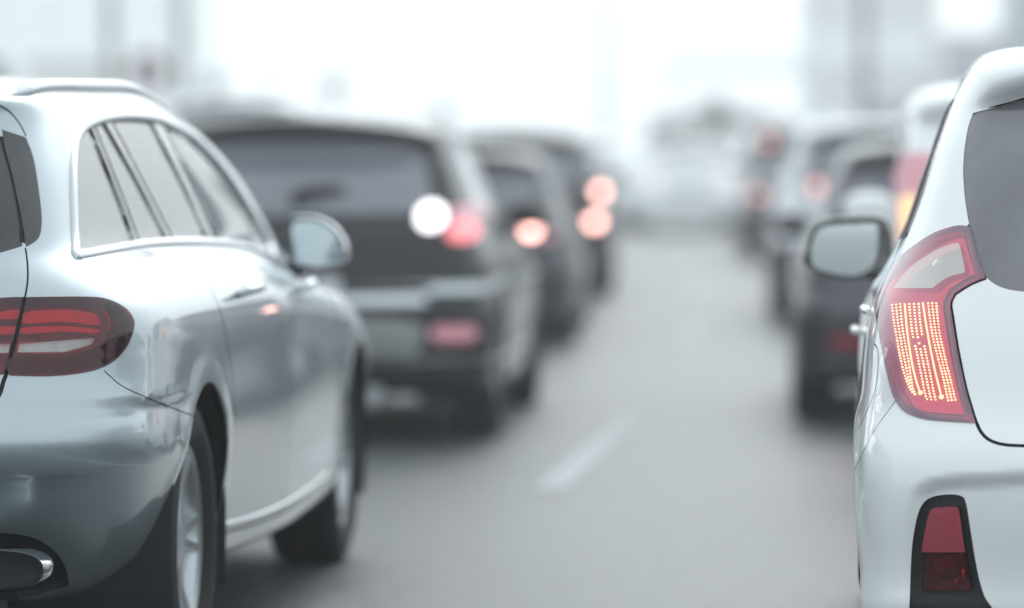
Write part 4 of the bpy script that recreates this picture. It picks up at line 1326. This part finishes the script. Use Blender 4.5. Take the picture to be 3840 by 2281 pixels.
def build_traffic():
    P = {}
    P['black'] = prin('black_paint', (.008, .007, .011), .5, 0, .6, var=.1, spec=.15)
    P['dark_blue'] = prin('dark_blue_paint', (.016, .018, .028), .4, .1, .6, var=.1)
    P['grey'] = prin('dark_grey_paint', (.05, .048, .062), .35, .3, .8, var=.1)
    P['pale'] = prin('pale_silver_paint', (.60, .62, .65), .32, .4, 1.0, var=.05)
    P['white2'] = prin('white_car_paint', (.93, .94, .94), .4, 0, 1.0, var=.03)
    slope = math.atan(.0195)
    # black car ahead of the wagon
    def suv_bits(root, sf):
        def patch(pts, name, mat, depth=.012, wall=-.014):
            lp = back_line(sf, pts, closed=True, step=.02)
            V2, T, idx = trim(sf, [dict(loops=[lp])], np.linspace(max(0, lp[:, 0].min()), lp[:, 0].max(), 24), np.linspace(lp[:, 1].min(), lp[:, 1].max(), 8))
            v, n, f = region_mesh(sf, V2, T[idx == 0], depth, wall)
            v2, n2, f2 = mirrored(v, n, f)
            Vv, Nn, Ff, I = join([(v, n, f, 0), (v2, n2, f2, 0)])
            return mk(name, Vv, Ff, mat, root, Nn)
        patch([(-.1, .655), (-.1, .655), (.58, .655), (.63, .67), (.64, .72), (.60, .745), (-.1, .745), (-.1, .745)], 'bumper_strip', M['satin'])
        patch([(-.1, .39), (-.1, .39), (.50, .40), (.60, .44), (.63, .51), (.55, .58), (-.1, .58), (-.1, .58)], 'skid_plate', M['satin_dull'])
        for sd in (1, -1):
            mb = MB(); mb.tube([(sd * .40, .02, .235), (sd * .40, .3, .235)], .045, 16); mb.build('exhaust_tip', M['satin'], root, smooth=True)
        q = sf.pos(*[[k] for k in sf.from_back(.0, 1.17)])[0]
        mb = MB(); mb.tube([(0, q[1] - .03, 1.15), (.10, q[1] - .02, 1.185), (.24, q[1] + .0, 1.20)], [.035, .026, .016], 10); mb.build('rear_wiper', M['gap'], root, smooth=True)
    M['satin_dull'] = prin('dull_aluminium', (.42, .43, .43), .38, .7, var=.1)
    W = .94
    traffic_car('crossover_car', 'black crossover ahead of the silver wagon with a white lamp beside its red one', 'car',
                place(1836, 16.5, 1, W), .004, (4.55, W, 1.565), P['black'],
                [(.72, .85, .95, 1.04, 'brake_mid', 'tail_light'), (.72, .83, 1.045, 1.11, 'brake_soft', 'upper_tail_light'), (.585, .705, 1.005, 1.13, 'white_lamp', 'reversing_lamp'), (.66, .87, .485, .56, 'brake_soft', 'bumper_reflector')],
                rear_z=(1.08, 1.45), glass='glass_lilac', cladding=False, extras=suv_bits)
    W = .90
    traffic_car('hatchback', 'dark blue car in the left lane just beyond the black crossover, small red lamps lit', 'car',
                place(2150, 26.5, 1, W), .02, (4.3, W, 1.50), P['dark_blue'],
                [(.53, .63, .83, .92, 'brake_far', 'tail_light'), (.38, .45, .79, .86, 'brake_mid', 'inner_tail_light'), (.66, .76, .80, .86, 'brake_soft', 'side_lamp')], rear_z=(1.0, 1.34))
    W = .94
    traffic_car('crossover_car', 'black tall car in the left lane with two bright pink lamps one above the other', 'car',
                place(2290, 35, 1, W), .03, (4.5, W, 1.66), P['black'],
                [(.72, .84, .70, .80, 'brake_far', 'tail_light'), (.79, .87, .99, 1.08, 'brake_far', 'upper_tail_light'), (.50, .62, .52, .60, 'plate', 'bumper_lamp')], rear_z=(1.1, 1.48), pitch=slope)
    # right lane
    W = .82
    traffic_car('minivan', 'white minivan with tall red and amber tail lamps just ahead of the white hatchback', 'minivan',
                at(3338, 800, 12.6).xy.to_3d() + Vector((W, 0, 0)), -.01, (4.2, W, 1.60), P['white2'],
                [(.70, .762, .95, 1.15, 'amber', 'indicator_lamp'), (.55, .765, .84, 1.30, 'brake_soft', 'tail_light')], boxy=.26, rear_z=(1.02, 1.42), wheel_r=.3)
    W = .885
    traffic_car('hatchback', 'dark grey hatchback in the right lane left of the white hatchback door mirror', 'car',
                place(2975, 18.2, -1, W), .0, (4.2, W, 1.48), P['grey'],
                [(.50, .68, .86, .96, 'brake_far', 'tail_light'), (.50, .70, .40, .45, 'brake_dim', 'bumper_reflector')], rear_z=(.98, 1.32))
    W = .92
    traffic_car('crossover_car', 'pale silver tall car with a pink lamp and dark lower cladding in the right lane', 'car',
                place(2900, 30, -1, W), .015, (4.6, W, 1.72), P['pale'],
                [(.52, .60, 1.10, 1.19, 'brake_dimlit', 'tail_light')], rear_z=(1.1, 1.5), cladding=True, pitch=slope, boxy=.06)
    W = .88
    traffic_car('minivan', 'dark van with faint pink lamps low and high, farthest in the right lane', 'minivan',
                place(2790, 47, -1, W), .04, (4.6, W, 1.78), P['grey'],
                [(.64, .76, .78, .89, 'brake_dimlit', 'tail_light'), (.50, .62, 1.48, 1.58, 'brake_dimlit', 'upper_lamp')], rear_z=(1.1, 1.45), pitch=slope, boxy=.25)
    W = .93
    p = at(2590, 800, 60); p.z = ground_z(p.y)
    traffic_car('hatchback', 'white car between the two lanes at the far end of the road', 'car', p, .10, (4.5, W, 1.52), P['white2'],
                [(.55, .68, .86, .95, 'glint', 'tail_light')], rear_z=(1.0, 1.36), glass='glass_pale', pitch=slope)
    W = .9
    traffic_car('saloon_car', 'dark car mostly hidden behind the tall black car with two bright pink lamps', 'car',
                place(2275, 44, 1, W), .045, (4.5, W, 1.52), P['dark_blue'], [(.66, .78, .80, .90, 'brake_dimlit', 'tail_light')], rear_z=(1.0, 1.36), pitch=slope)
    traffic_car('hatchback', 'white car at the far left end of the queue, partly behind the tall black car', 'car',
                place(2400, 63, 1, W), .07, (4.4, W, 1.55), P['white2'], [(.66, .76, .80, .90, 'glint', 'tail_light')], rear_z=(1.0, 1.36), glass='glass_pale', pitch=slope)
    traffic_car('hatchback', 'white car at the far end behind the dark van with faint pink lamps', 'car',
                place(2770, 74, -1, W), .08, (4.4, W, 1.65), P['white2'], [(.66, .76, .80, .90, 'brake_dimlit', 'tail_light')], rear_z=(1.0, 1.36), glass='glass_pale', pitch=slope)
    W = .98
    p = at(860, 800, 46); p.z = ground_z(p.y)
    traffic_car('delivery_van', 'white van showing only its roof behind the black crossover and silver wagon', 'van', p, .03, (5.2, W, 2.15), P['white2'],
                [(.78, .9, .9, 1.2, 'brake_dim', 'tail_light')], rear_z=(1.45, 1.9), boxy=.3, pitch=slope)

M['brake_mid'] = glow('lit_tail_lamp', (1.0, .25, .28), .95)
M['brake_dimlit'] = glow('lit_small_lamp', (1.0, .52, .50), 1.5)
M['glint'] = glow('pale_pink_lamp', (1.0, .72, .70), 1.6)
M['brake_soft'] = glow('soft_red_lamp', (1.0, .40, .46), .16, (.60, .30, .36))
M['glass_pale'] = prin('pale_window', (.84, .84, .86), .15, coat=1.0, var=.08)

# ------------------------------------------------------------------ road and setting
def build_setting():
    def asphalt(name, base, fleck):
        m = bpy.data.materials.new(name); nt, N, L = nodes(m); b = N['Principled BSDF']
        tc = N.new('ShaderNodeTexCoord')
        n1 = N.new('ShaderNodeTexNoise'); n1.inputs['Scale'].default_value = .35; n1.inputs['Detail'].default_value = 5
        n2 = N.new('ShaderNodeTexVoronoi'); n2.inputs['Scale'].default_value = 85
        n3 = N.new('ShaderNodeTexNoise'); n3.inputs['Scale'].default_value = 9; n3.inputs['Detail'].default_value = 8
        mp = N.new('ShaderNodeMapping'); mp.inputs['Scale'].default_value = (2.4, .10, 1)
        L.new(tc.outputs['Object'], mp.inputs['Vector']); L.new(mp.outputs['Vector'], n1.inputs['Vector'])
        L.new(tc.outputs['Object'], n2.inputs['Vector']); L.new(tc.outputs['Object'], n3.inputs['Vector'])
        r1 = N.new('ShaderNodeMix'); r1.data_type = 'RGBA'
        r1.inputs['A'].default_value = (*[c * .62 for c in base], 1); r1.inputs['B'].default_value = (*[c * 1.38 for c in base], 1)
        L.new(n1.outputs['Fac'], r1.inputs['Factor'])
        cr = N.new('ShaderNodeValToRGB'); cr.color_ramp.elements[0].position = .42; cr.color_ramp.elements[1].position = .66
        L.new(n3.outputs['Fac'], cr.inputs['Fac'])
        r2 = N.new('ShaderNodeMix'); r2.data_type = 'RGBA'; r2.blend_type = 'MULTIPLY'; r2.inputs['Factor'].default_value = .55
        L.new(r1.outputs['Result'], r2.inputs['A']); L.new(n2.outputs['Color'], r2.inputs['B'])
        hs = N.new('ShaderNodeHueSaturation'); hs.inputs['Saturation'].default_value = .3; hs.inputs['Value'].default_value = 1.35
        L.new(r2.outputs['Result'], hs.inputs['Color'])
        r3 = N.new('ShaderNodeMix'); r3.data_type = 'RGBA'; r3.inputs['B'].default_value = (*fleck, 1)
        ml = N.new('ShaderNodeMath'); ml.operation = 'MULTIPLY'; ml.inputs[1].default_value = .6
        L.new(cr.outputs['Color'], ml.inputs[0]); L.new(ml.outputs[0], r3.inputs['Factor']); L.new(hs.outputs['Color'], r3.inputs['A'])
        L.new(r3.outputs['Result'], b.inputs['Base Color'])
        b.inputs['Roughness'].default_value = .43
        bp = N.new('ShaderNodeBump'); bp.inputs['Strength'].default_value = .28; bp.inputs['Distance'].default_value = .012
        L.new(n3.outputs['Fac'], bp.inputs['Height']); L.new(bp.outputs['Normal'], b.inputs['Normal'])
        return m
    M['asphalt'] = asphalt('bleached_asphalt', (.036, .050, .063), (.098, .122, .142))
    M['soil'] = prin('pale_ground', (.30, .31, .29), .9, var=.2, vscale=.2)
    M['paint_line'] = prin('worn_road_paint', (.35, .37, .38), .6, var=.35, vscale=30)
    M['kerb'] = prin('kerb_concrete', (.46, .46, .45), .8, var=.15, bump=.2)
    def sheet(name, xa, xb, y0, y1, dz, mat, step=1.5, bend=True):
        mb = MB(); ys = np.linspace(y0, y1, int((y1 - y0) / step) + 1)
        for a, b in zip(ys[:-1], ys[1:]):
            ca, cb = (curve_x(min(a, 130)), curve_x(min(b, 130))) if bend else (0, 0)
            mb.add([(xa + ca, a, ground_z(a) + dz), (xb + ca, a, ground_z(a) + dz), (xb + cb, b, ground_z(b) + dz), (xa + cb, b, ground_z(b) + dz)], [(0, 1, 2, 3)])
        me = mb
        bm_v = {}
        # weld the cross joints
        v2, idx = [], []
        for p in me.v:
            k = tuple(round(c, 5) for c in p)
            if k not in bm_v: bm_v[k] = len(v2); v2.append(p)
            idx.append(bm_v[k])
        return tag(mk(name, v2, [tuple(idx[i] for i in f) for f in me.f], mat), kind='structure')
    g = MB(); ys = [-400, -60] + list(np.arange(0, 140, 2.0)) + [200, 400, 1200]
    vv = []
    for y in ys: vv += [(-900, y, ground_z(y)), (900, y, ground_z(y))]
    tag(mk('ground', vv, [(2 * i, 2 * i + 1, 2 * i + 3, 2 * i + 2) for i in range(len(ys) - 1)], M['soil']), kind='structure')
    sheet('road', -9.6, 3.0, -60, 130, .004, M['asphalt'])
    for nm, xa, xb in (('kerb', 3.0, 3.25), ('pavement', 3.25, 8.0)):
        mb = MB(); y0 = -60
        V, F = [], []
        ysl = np.linspace(-60, 130, 96)
        for y in ysl:
            c = curve_x(y); z = ground_z(y)
            V += [(xa + c, y, z), (xa + c, y, z + .13), (xb + c, y, z + .13), (xb + c, y, z)]
        for i in range(len(ysl) - 1):
            a, b = i * 4, i * 4 + 4
            F += [(a, b, b + 1, a + 1)[::-1], (a + 1, b + 1, b + 2, a + 2)[::-1], (a + 2, b + 2, b + 3, a + 3)[::-1]]
        tag(mk(nm, V, F, M['kerb'], smooth=False), kind='structure')
    mb = MB()
    def dash(p0, p1, w):
        d = (p1 - p0); n = Vector((-d.y, d.x, 0)).normalized() * w / 2
        k = 6
        for i in range(k):
            a, b = p0 + d * (i / k), p0 + d * ((i + 1) / k)
            q = [a - n, a + n, b + n, b - n]
            mb.add([(v.x, v.y, ground_z(v.y) + .008) for v in q], [(3, 2, 1, 0)])
    dash(Vector((-.875, 13.9, 0)), Vector((-.735, 19.2, 0)), .13)
    for y in (27, 35.5, 44, 52.5, 61, 70): dash(Vector((-.66 + curve_x(y), y, 0)), Vector((-.66 + curve_x(y + 3), y + 3, 0)), .13)
    for y in (5.2, -3.5): dash(Vector((-.9, y, 0)), Vector((-.9, y + 3.4, 0)), .13)
    for x in (-4.6,):
        for y in range(-4, 70, 9): dash(Vector((x + curve_x(y), y, 0)), Vector((x + curve_x(y + 3), y + 3, 0)), .13)
    tag(mb.build('road_marking', M['paint_line']), kind='structure')
    # ---- trees
    M['bark'] = prin('bark', (.14, .12, .10), .9, var=.3)
    M['leaf'] = prin('leaf_green', (.06, .085, .055), .6, var=.4, vscale=1.5)
    M['leaf2'] = prin('leaf_dark_green', (.045, .06, .05), .6, var=.4, vscale=1.5)
    rnd = random.Random(11)
    def tree(label, x, y, h, rx, rz_, n, mat, group=None, clumps=9, size=.16, trunk=.12, low=.35):
        z0 = ground_z(y)
        root = tag(empty('tree', (x, y, z0)), label, 'tree', group)
        mb = MB(); cz = h - rz_
        mb.tube([(0, 0, 0), (.05, 0, cz * .5), (0, .03, cz)], [trunk, trunk * .75, trunk * .5], 8)
        for k in range(5):
            a = k * 1.3
            mb.tube([(0, .02, cz * .75), (rx * .35 * math.cos(a), rx * .35 * math.sin(a), cz), (rx * .7 * math.cos(a), rx * .7 * math.sin(a), cz + rz_ * .4)], [trunk * .4, trunk * .3, trunk * .12], 6)
        mb.build('trunk', M['bark'], root, smooth=True)
        V, F = [], []
        cl = [(rnd.uniform(-.7, .7) * rx, rnd.uniform(-.7, .7) * rx, cz + rnd.uniform(-low * 2, .75) * rz_ * (1 if k else .9), rnd.uniform(.3, .55) * rx) for k in range(clumps)]
        for k in range(n):
            c = rnd.choice(cl)
            d = Vector((rnd.gauss(0, 1), rnd.gauss(0, 1), rnd.gauss(0, 1))).normalized() * c[3] * rnd.uniform(.5, 1.1)
            p = Vector(c[:3]) + Vector((d.x, d.y, d.z * .8))
            t = Vector((rnd.gauss(0, 1), rnd.gauss(0, 1), rnd.gauss(0, 1))).normalized(); b = t.orthogonal().normalized()
            s = size * rnd.uniform(.6, 1.3); q = len(V)
            V += [p + t * s, p + b * s * .5, p - t * s, p - b * s * .5]; F.append((q, q + 1, q + 2, q + 3))
        mk('crown', V, F, mat, root, smooth=False)
    def P3(px, py, d): return at(px, py, d)
    def TR(label, px, top_py, d, wpx, hpx, n, mat, **k):
        p = P3(px, top_py, d); s = F_PX / d
        tree(label, p.x, p.y, p.z - ground_z(p.y), wpx / s / 2, hpx / s / 2, n, mat, **k)
    TR('broad grey green tree with the tallest rounded top behind the far white car', 2690, 345, 165, 230, 260, 2600, M['leaf2'], size=.22, trunk=.2)
    TR('low spreading tree left of the tallest tree behind the far white car', 2520, 440, 165, 210, 150, 1800, M['leaf2'], size=.2)
    TR('low tree with a flat top between the far white car and the grey lamp post', 2935, 415, 165, 220, 190, 1800, M['leaf2'], size=.2)
    TR('dark tree cut off by the left edge of the photo above the wagon roof', -45, 190, 70, 130, 330, 1500, M['leaf'], size=.12)
    for lab, px, py in (('slender street tree nearest the round road sign', 807, 265), ('slender street tree second to the right of the round road sign', 1010, 325), ('slender street tree above the middle of the black crossover roof', 1252, 290), ('slender street tree above the right end of the black crossover roof', 1660, 390)):
        TR(lab, px, py, 120, 66, 95, 900, M['leaf'], group='slender street trees far behind the black crossover', clumps=11, size=.08, trunk=.05)
    # ---- posts
    M['post'] = prin('galvanised_post', (.22, .24, .24), .5, .5, var=.1)
    M['post_dark'] = prin('grey_post', (.07, .07, .085), .5, .4, var=.1)
    def post(label, px, d, dia, h, mat, arm=0):
        p = P3(px, 700, d); z = ground_z(p.y)
        root = tag(empty('lamp_post', (p.x, p.y, z)), label, 'lamp post')
        mb = MB(); mb.tube([(0, 0, 0), (0, 0, .25)], dia * .9, 16); mb.tube([(0, 0, .25), (0, 0, h)], [dia / 2, dia * .36], 16); mb.build('pole', mat, root, smooth=True)
        if arm:
            mb = MB(); mb.tube([(0, 0, h - .1), (arm * .4, 0, h + .35), (arm, 0, h + .5)], dia * .22, 10); mb.build('lamp_arm', mat, root, smooth=True)
            mb = MB(); mb.box((arm * 1.2, 0, h + .5), (.7, .28, .12), bev=.04); mb.build('lamp_head', M['plate'], root)
        return root
    post('thick dark grey lamp post in front of the tall pale building', 3240, 88, .30, 10.5, M['post_dark'], -1.8)
    post('thin pale lamp post between the black crossover and the tall pale building', 2278, 140, .34, 11.5, M['post'], 1.8)
    post('pale green post left of the round road sign', 418, 66, .24, 7.6, M['post'], -1.5)
    post('pale green post right of the round road sign', 680, 62, .24, 7.6, M['post'], 1.5)
    # ---- round sign on a slim pole of its own
    p = P3(555, 268, 64); z = ground_z(p.y)
    root = tag(empty('road_sign', (p.x, p.y, z)), 'round road sign with brownish red ring and white middle above the wagon roof', 'road sign')
    hz = p.z - z
    mb = MB(); mb.tube([(0, .04, 0), (0, .04, hz + .35)], .035, 12); mb.build('pole', M['post'], root, smooth=True)
    M['sign_red'] = prin('faded_red_sign', (.20, .09, .11), .5, var=.1); M['sign_white'] = prin('sign_white', (.72, .74, .78), .5, var=.04)
    def disc(mb, r0, r1, y, t=.012, n=40):
        ring_ = []
        for k in range(n):
            a = 2 * math.pi * k / n
            ring_ += [(r1 * math.cos(a), y, hz + r1 * math.sin(a)), (r1 * math.cos(a), y + t, hz + r1 * math.sin(a)), (r0 * math.cos(a), y + t, hz + r0 * math.sin(a)), (r0 * math.cos(a), y, hz + r0 * math.sin(a))]
        f = []
        for k in range(n):
            a, b = k * 4, ((k + 1) % n) * 4
            for j in range(4): f.append((a + j, b + j, b + (j + 1) % 4, a + (j + 1) % 4))
        mb.add(ring_, f)
    mb = MB(); disc(mb, .17, .36, 0); mb.build('red_ring', M['sign_red'], root)
    mb = MB(); disc(mb, .0, .172, .002); mb.build('sign_face', M['sign_white'], root)
    # ---- buildings
    M['wall_pale'] = prin('pale_render', (.72, .74, .76), .8, var=.06, vscale=.4)
    M['wall_green'] = prin('pale_green_render', (.82, .87, .85), .8, var=.06, vscale=.4)
    M['wall_lilac'] = prin('grey_lilac_render', (.62, .60, .68), .8, var=.06, vscale=.4)
    M['teal_glass'] = prin('teal_glass_cladding', (.06, .16, .17), .2, .2, coat=.6, var=.15, vscale=.6)
    M['win'] = prin('far_window', (.25, .27, .29), .15, coat=.5, var=.1)
    M['roof_brown'] = prin('brown_roof', (.24, .19, .17), .8, var=.15)
    M['awning'] = prin('dark_awning', (.11, .10, .12), .7, var=.15)
    def block(name, label, px0, px1, top_py, d, deep, mat, floors, cols, roof=None, yaw=0, wmat='win', trim_mat='wall_pale'):
        a, b = P3(px0, 700, d), P3(px1, 700, d); top = P3(px0, top_py, d).z
        z = ground_z(a.y); h = top - z; wd = b.x - a.x
        root = tag(empty(name, ((a.x + b.x) / 2, a.y, z), yaw), label, 'building')
        mb = MB(); mb.box((0, deep / 2, h / 2 - .2), (wd, deep, h + .4)); mb.build('wall', M[mat], root)
        mb = MB(); mb.box((0, deep / 2, h + .15), (wd + .5, deep + .5, .3)); mb.build('roof', M[roof or mat], root)
        fh = h / floors; cw = wd / cols
        for i in range(floors):
            for j in range(cols):
                cx, cz = -wd / 2 + cw * (j + .5), fh * (i + .52)
                mb = MB(); mb.box((cx, -.02, cz), (cw * .62, .06, fh * .55)); w_ = mb.build('window', M[wmat], root)
                mb = MB(); mb.box((cx, -.06, cz - fh * .30), (cw * .70, .14, .08)); mb.build('window_sill', M[trim_mat], w_)
        return root
    block('office_building', 'tall pale grey building rising behind the dark grey lamp post', 3005, 3520, -420, 220, 12, 'wall_pale', 4, 4)
    r = block('low_building', 'lower lilac grey building with a dark awning right of the tall pale building', 3535, 4150, 150, 160, 10, 'wall_lilac', 2, 4)
    mb = MB(); mb.box((-4.7, -1.2, 3.7), (4.3, 2.4, 1.4), bev=.1); mb.build('awning', M['awning'], r)
    block('glass_tower', 'teal glass tower cut off at the top right corner', 3800, 4300, -900, 150, 12, 'teal_glass', 5, 4, wmat='teal_glass', trim_mat='teal_glass')
    block('warehouse', 'pale green hall behind the posts at the upper left', -700, 700, -300, 300, 20, 'wall_green', 2, 7, wmat='wall_pale')
    r = block('site_hut', 'long low hut with a brown roof just above the wagon roof', 110, 345, 262, 160, 8, 'wall_pale', 1, 3, roof='roof_brown')
    # footbridge behind the trees
    a, b = P3(2500, 262, 200), P3(3060, 262, 200)
    root = tag(empty('footbridge', ((a.x + b.x) / 2, a.y, ground_z(a.y))), 'thin pale footbridge crossing behind the far trees', 'footbridge')
    hz_ = a.z - root.location.z; wd = b.x - a.x
    mb = MB(); mb.box((0, 0, hz_), (wd, 2.6, .6)); mb.build('deck', M['wall_pale'], root)
    mb = MB(); mb.box((0, -1.05, hz_ + 1.0), (wd, .1, .1))
    for k in range(15): mb.box((-wd / 2 + wd * (k + .5) / 15, -1.05, hz_ + .56), (.06, .06, .8))
    mb.build('railing', M['post'], root)
    for k in (-1, 1):
        mb = MB(); mb.box((k * (wd / 2 - .3), 0, (hz_ - .2) / 2), (.4, .6, hz_ - .2)); mb.build('pier', M['wall_pale'], root)
    # ---- haze
    hm = bpy.data.materials.new('haze_air'); nt, N, L = nodes(hm)
    for n in list(N): N.remove(n)
    out = N.new('ShaderNodeOutputMaterial'); vol = N.new('ShaderNodeVolumePrincipled')
    vol.inputs['Color'].default_value = (.975, .978, .998, 1); vol.inputs['Density'].default_value = HAZE; vol.inputs['Anisotropy'].default_value = .65
    L.new(vol.outputs[0], out.inputs['Volume'])
    mb = MB(); mb.box((0, 200, 19.0), (520, 470, 42)); hz = mb.build('haze', hm); tag(hz, kind='stuff')

HAZE = .0028
build_setting()
build_traffic()
build_wagon()
build_hatch()
# ------------------------------------------------------------------ camera object, world, light
cam = bpy.data.cameras.new('camera')
cam.lens = 126.0; cam.sensor_width = 36.0; cam.sensor_fit = 'HORIZONTAL'
cam.clip_start = .5; cam.clip_end = 3000
cam.dof.use_dof = True; cam.dof.focus_distance = 7.42; cam.dof.aperture_fstop = 1.5
co = bpy.data.objects.new('camera', cam); COL.objects.link(co)
rot = Matrix((RGT, UPV, -FWD)).transposed()
co.matrix_world = Matrix.Translation(CAM) @ rot.to_4x4()
SC.camera = co
SUN_EL, SUN_AZ = R(34), R(12)        # azimuth clockwise from the road's forward axis
w = bpy.data.worlds.new('World'); SC.world = w; w.use_nodes = True
nt = w.node_tree; N, L = nt.nodes, nt.links
sky = N.new('ShaderNodeTexSky'); sky.sky_type = 'NISHITA'; sky.sun_disc = False
sky.sun_elevation = SUN_EL; sky.sun_rotation = SUN_AZ; sky.dust_density = 6.0; sky.air_density = 1.2; sky.ozone_density = 1.0
hs = N.new('ShaderNodeHueSaturation'); hs.inputs['Saturation'].default_value = .25
bg = N['Background']; bg.inputs['Strength'].default_value = .15
L.new(sky.outputs[0], hs.inputs['Color']); 
mix = N.new('ShaderNodeMix'); mix.data_type = 'RGBA'; mix.inputs['Factor'].default_value = .9
mix.inputs['B'].default_value = (7.2, 8.2, 8.6, 1)    # even layer of cloud over the sky
tcw = N.new('ShaderNodeTexCoord'); sx = N.new('ShaderNodeSeparateXYZ'); mr = N.new('ShaderNodeMapRange')
mr.inputs['To Min'].default_value = .86; mr.inputs['To Max'].default_value = .72      # the cloud is brightest low down
cl = N.new('ShaderNodeMix'); cl.data_type = 'RGBA'; cl.blend_type = 'MULTIPLY'; cl.inputs['Factor'].default_value = 1
cl.inputs['A'].default_value = (7.2, 8.2, 8.6, 1)
L.new(tcw.outputs['Generated'], sx.inputs[0]); L.new(sx.outputs['Z'], mr.inputs['Value']); L.new(mr.outputs['Result'], cl.inputs['B'])
L.new(cl.outputs['Result'], mix.inputs['B'])
L.new(hs.outputs[0], mix.inputs['A']); L.new(mix.outputs['Result'], bg.inputs['Color'])
sl = bpy.data.lights.new('sun', 'SUN'); sl.energy = .8; sl.angle = R(30); sl.color = (.965, .985, 1.0)
so = bpy.data.objects.new('sun', sl); COL.objects.link(so)
sd = Vector((math.sin(SUN_AZ) * math.cos(SUN_EL), math.cos(SUN_AZ) * math.cos(SUN_EL), math.sin(SUN_EL)))
so.rotation_euler = sd.to_track_quat('Z', 'Y').to_euler()
SC.view_settings.view_transform = 'Standard'; SC.view_settings.look = 'None'
SC.view_settings.exposure = 0.4; SC.view_settings.gamma = 1.0
SC.cycles.max_bounces = 8; SC.cycles.transparent_max_bounces = 12; SC.cycles.volume_bounces = 4
SC.cycles.caustics_reflective = False; SC.cycles.caustics_refractive = False
SC.cycles.sample_clamp_indirect = 6.0
SC.cycles.use_denoising = True
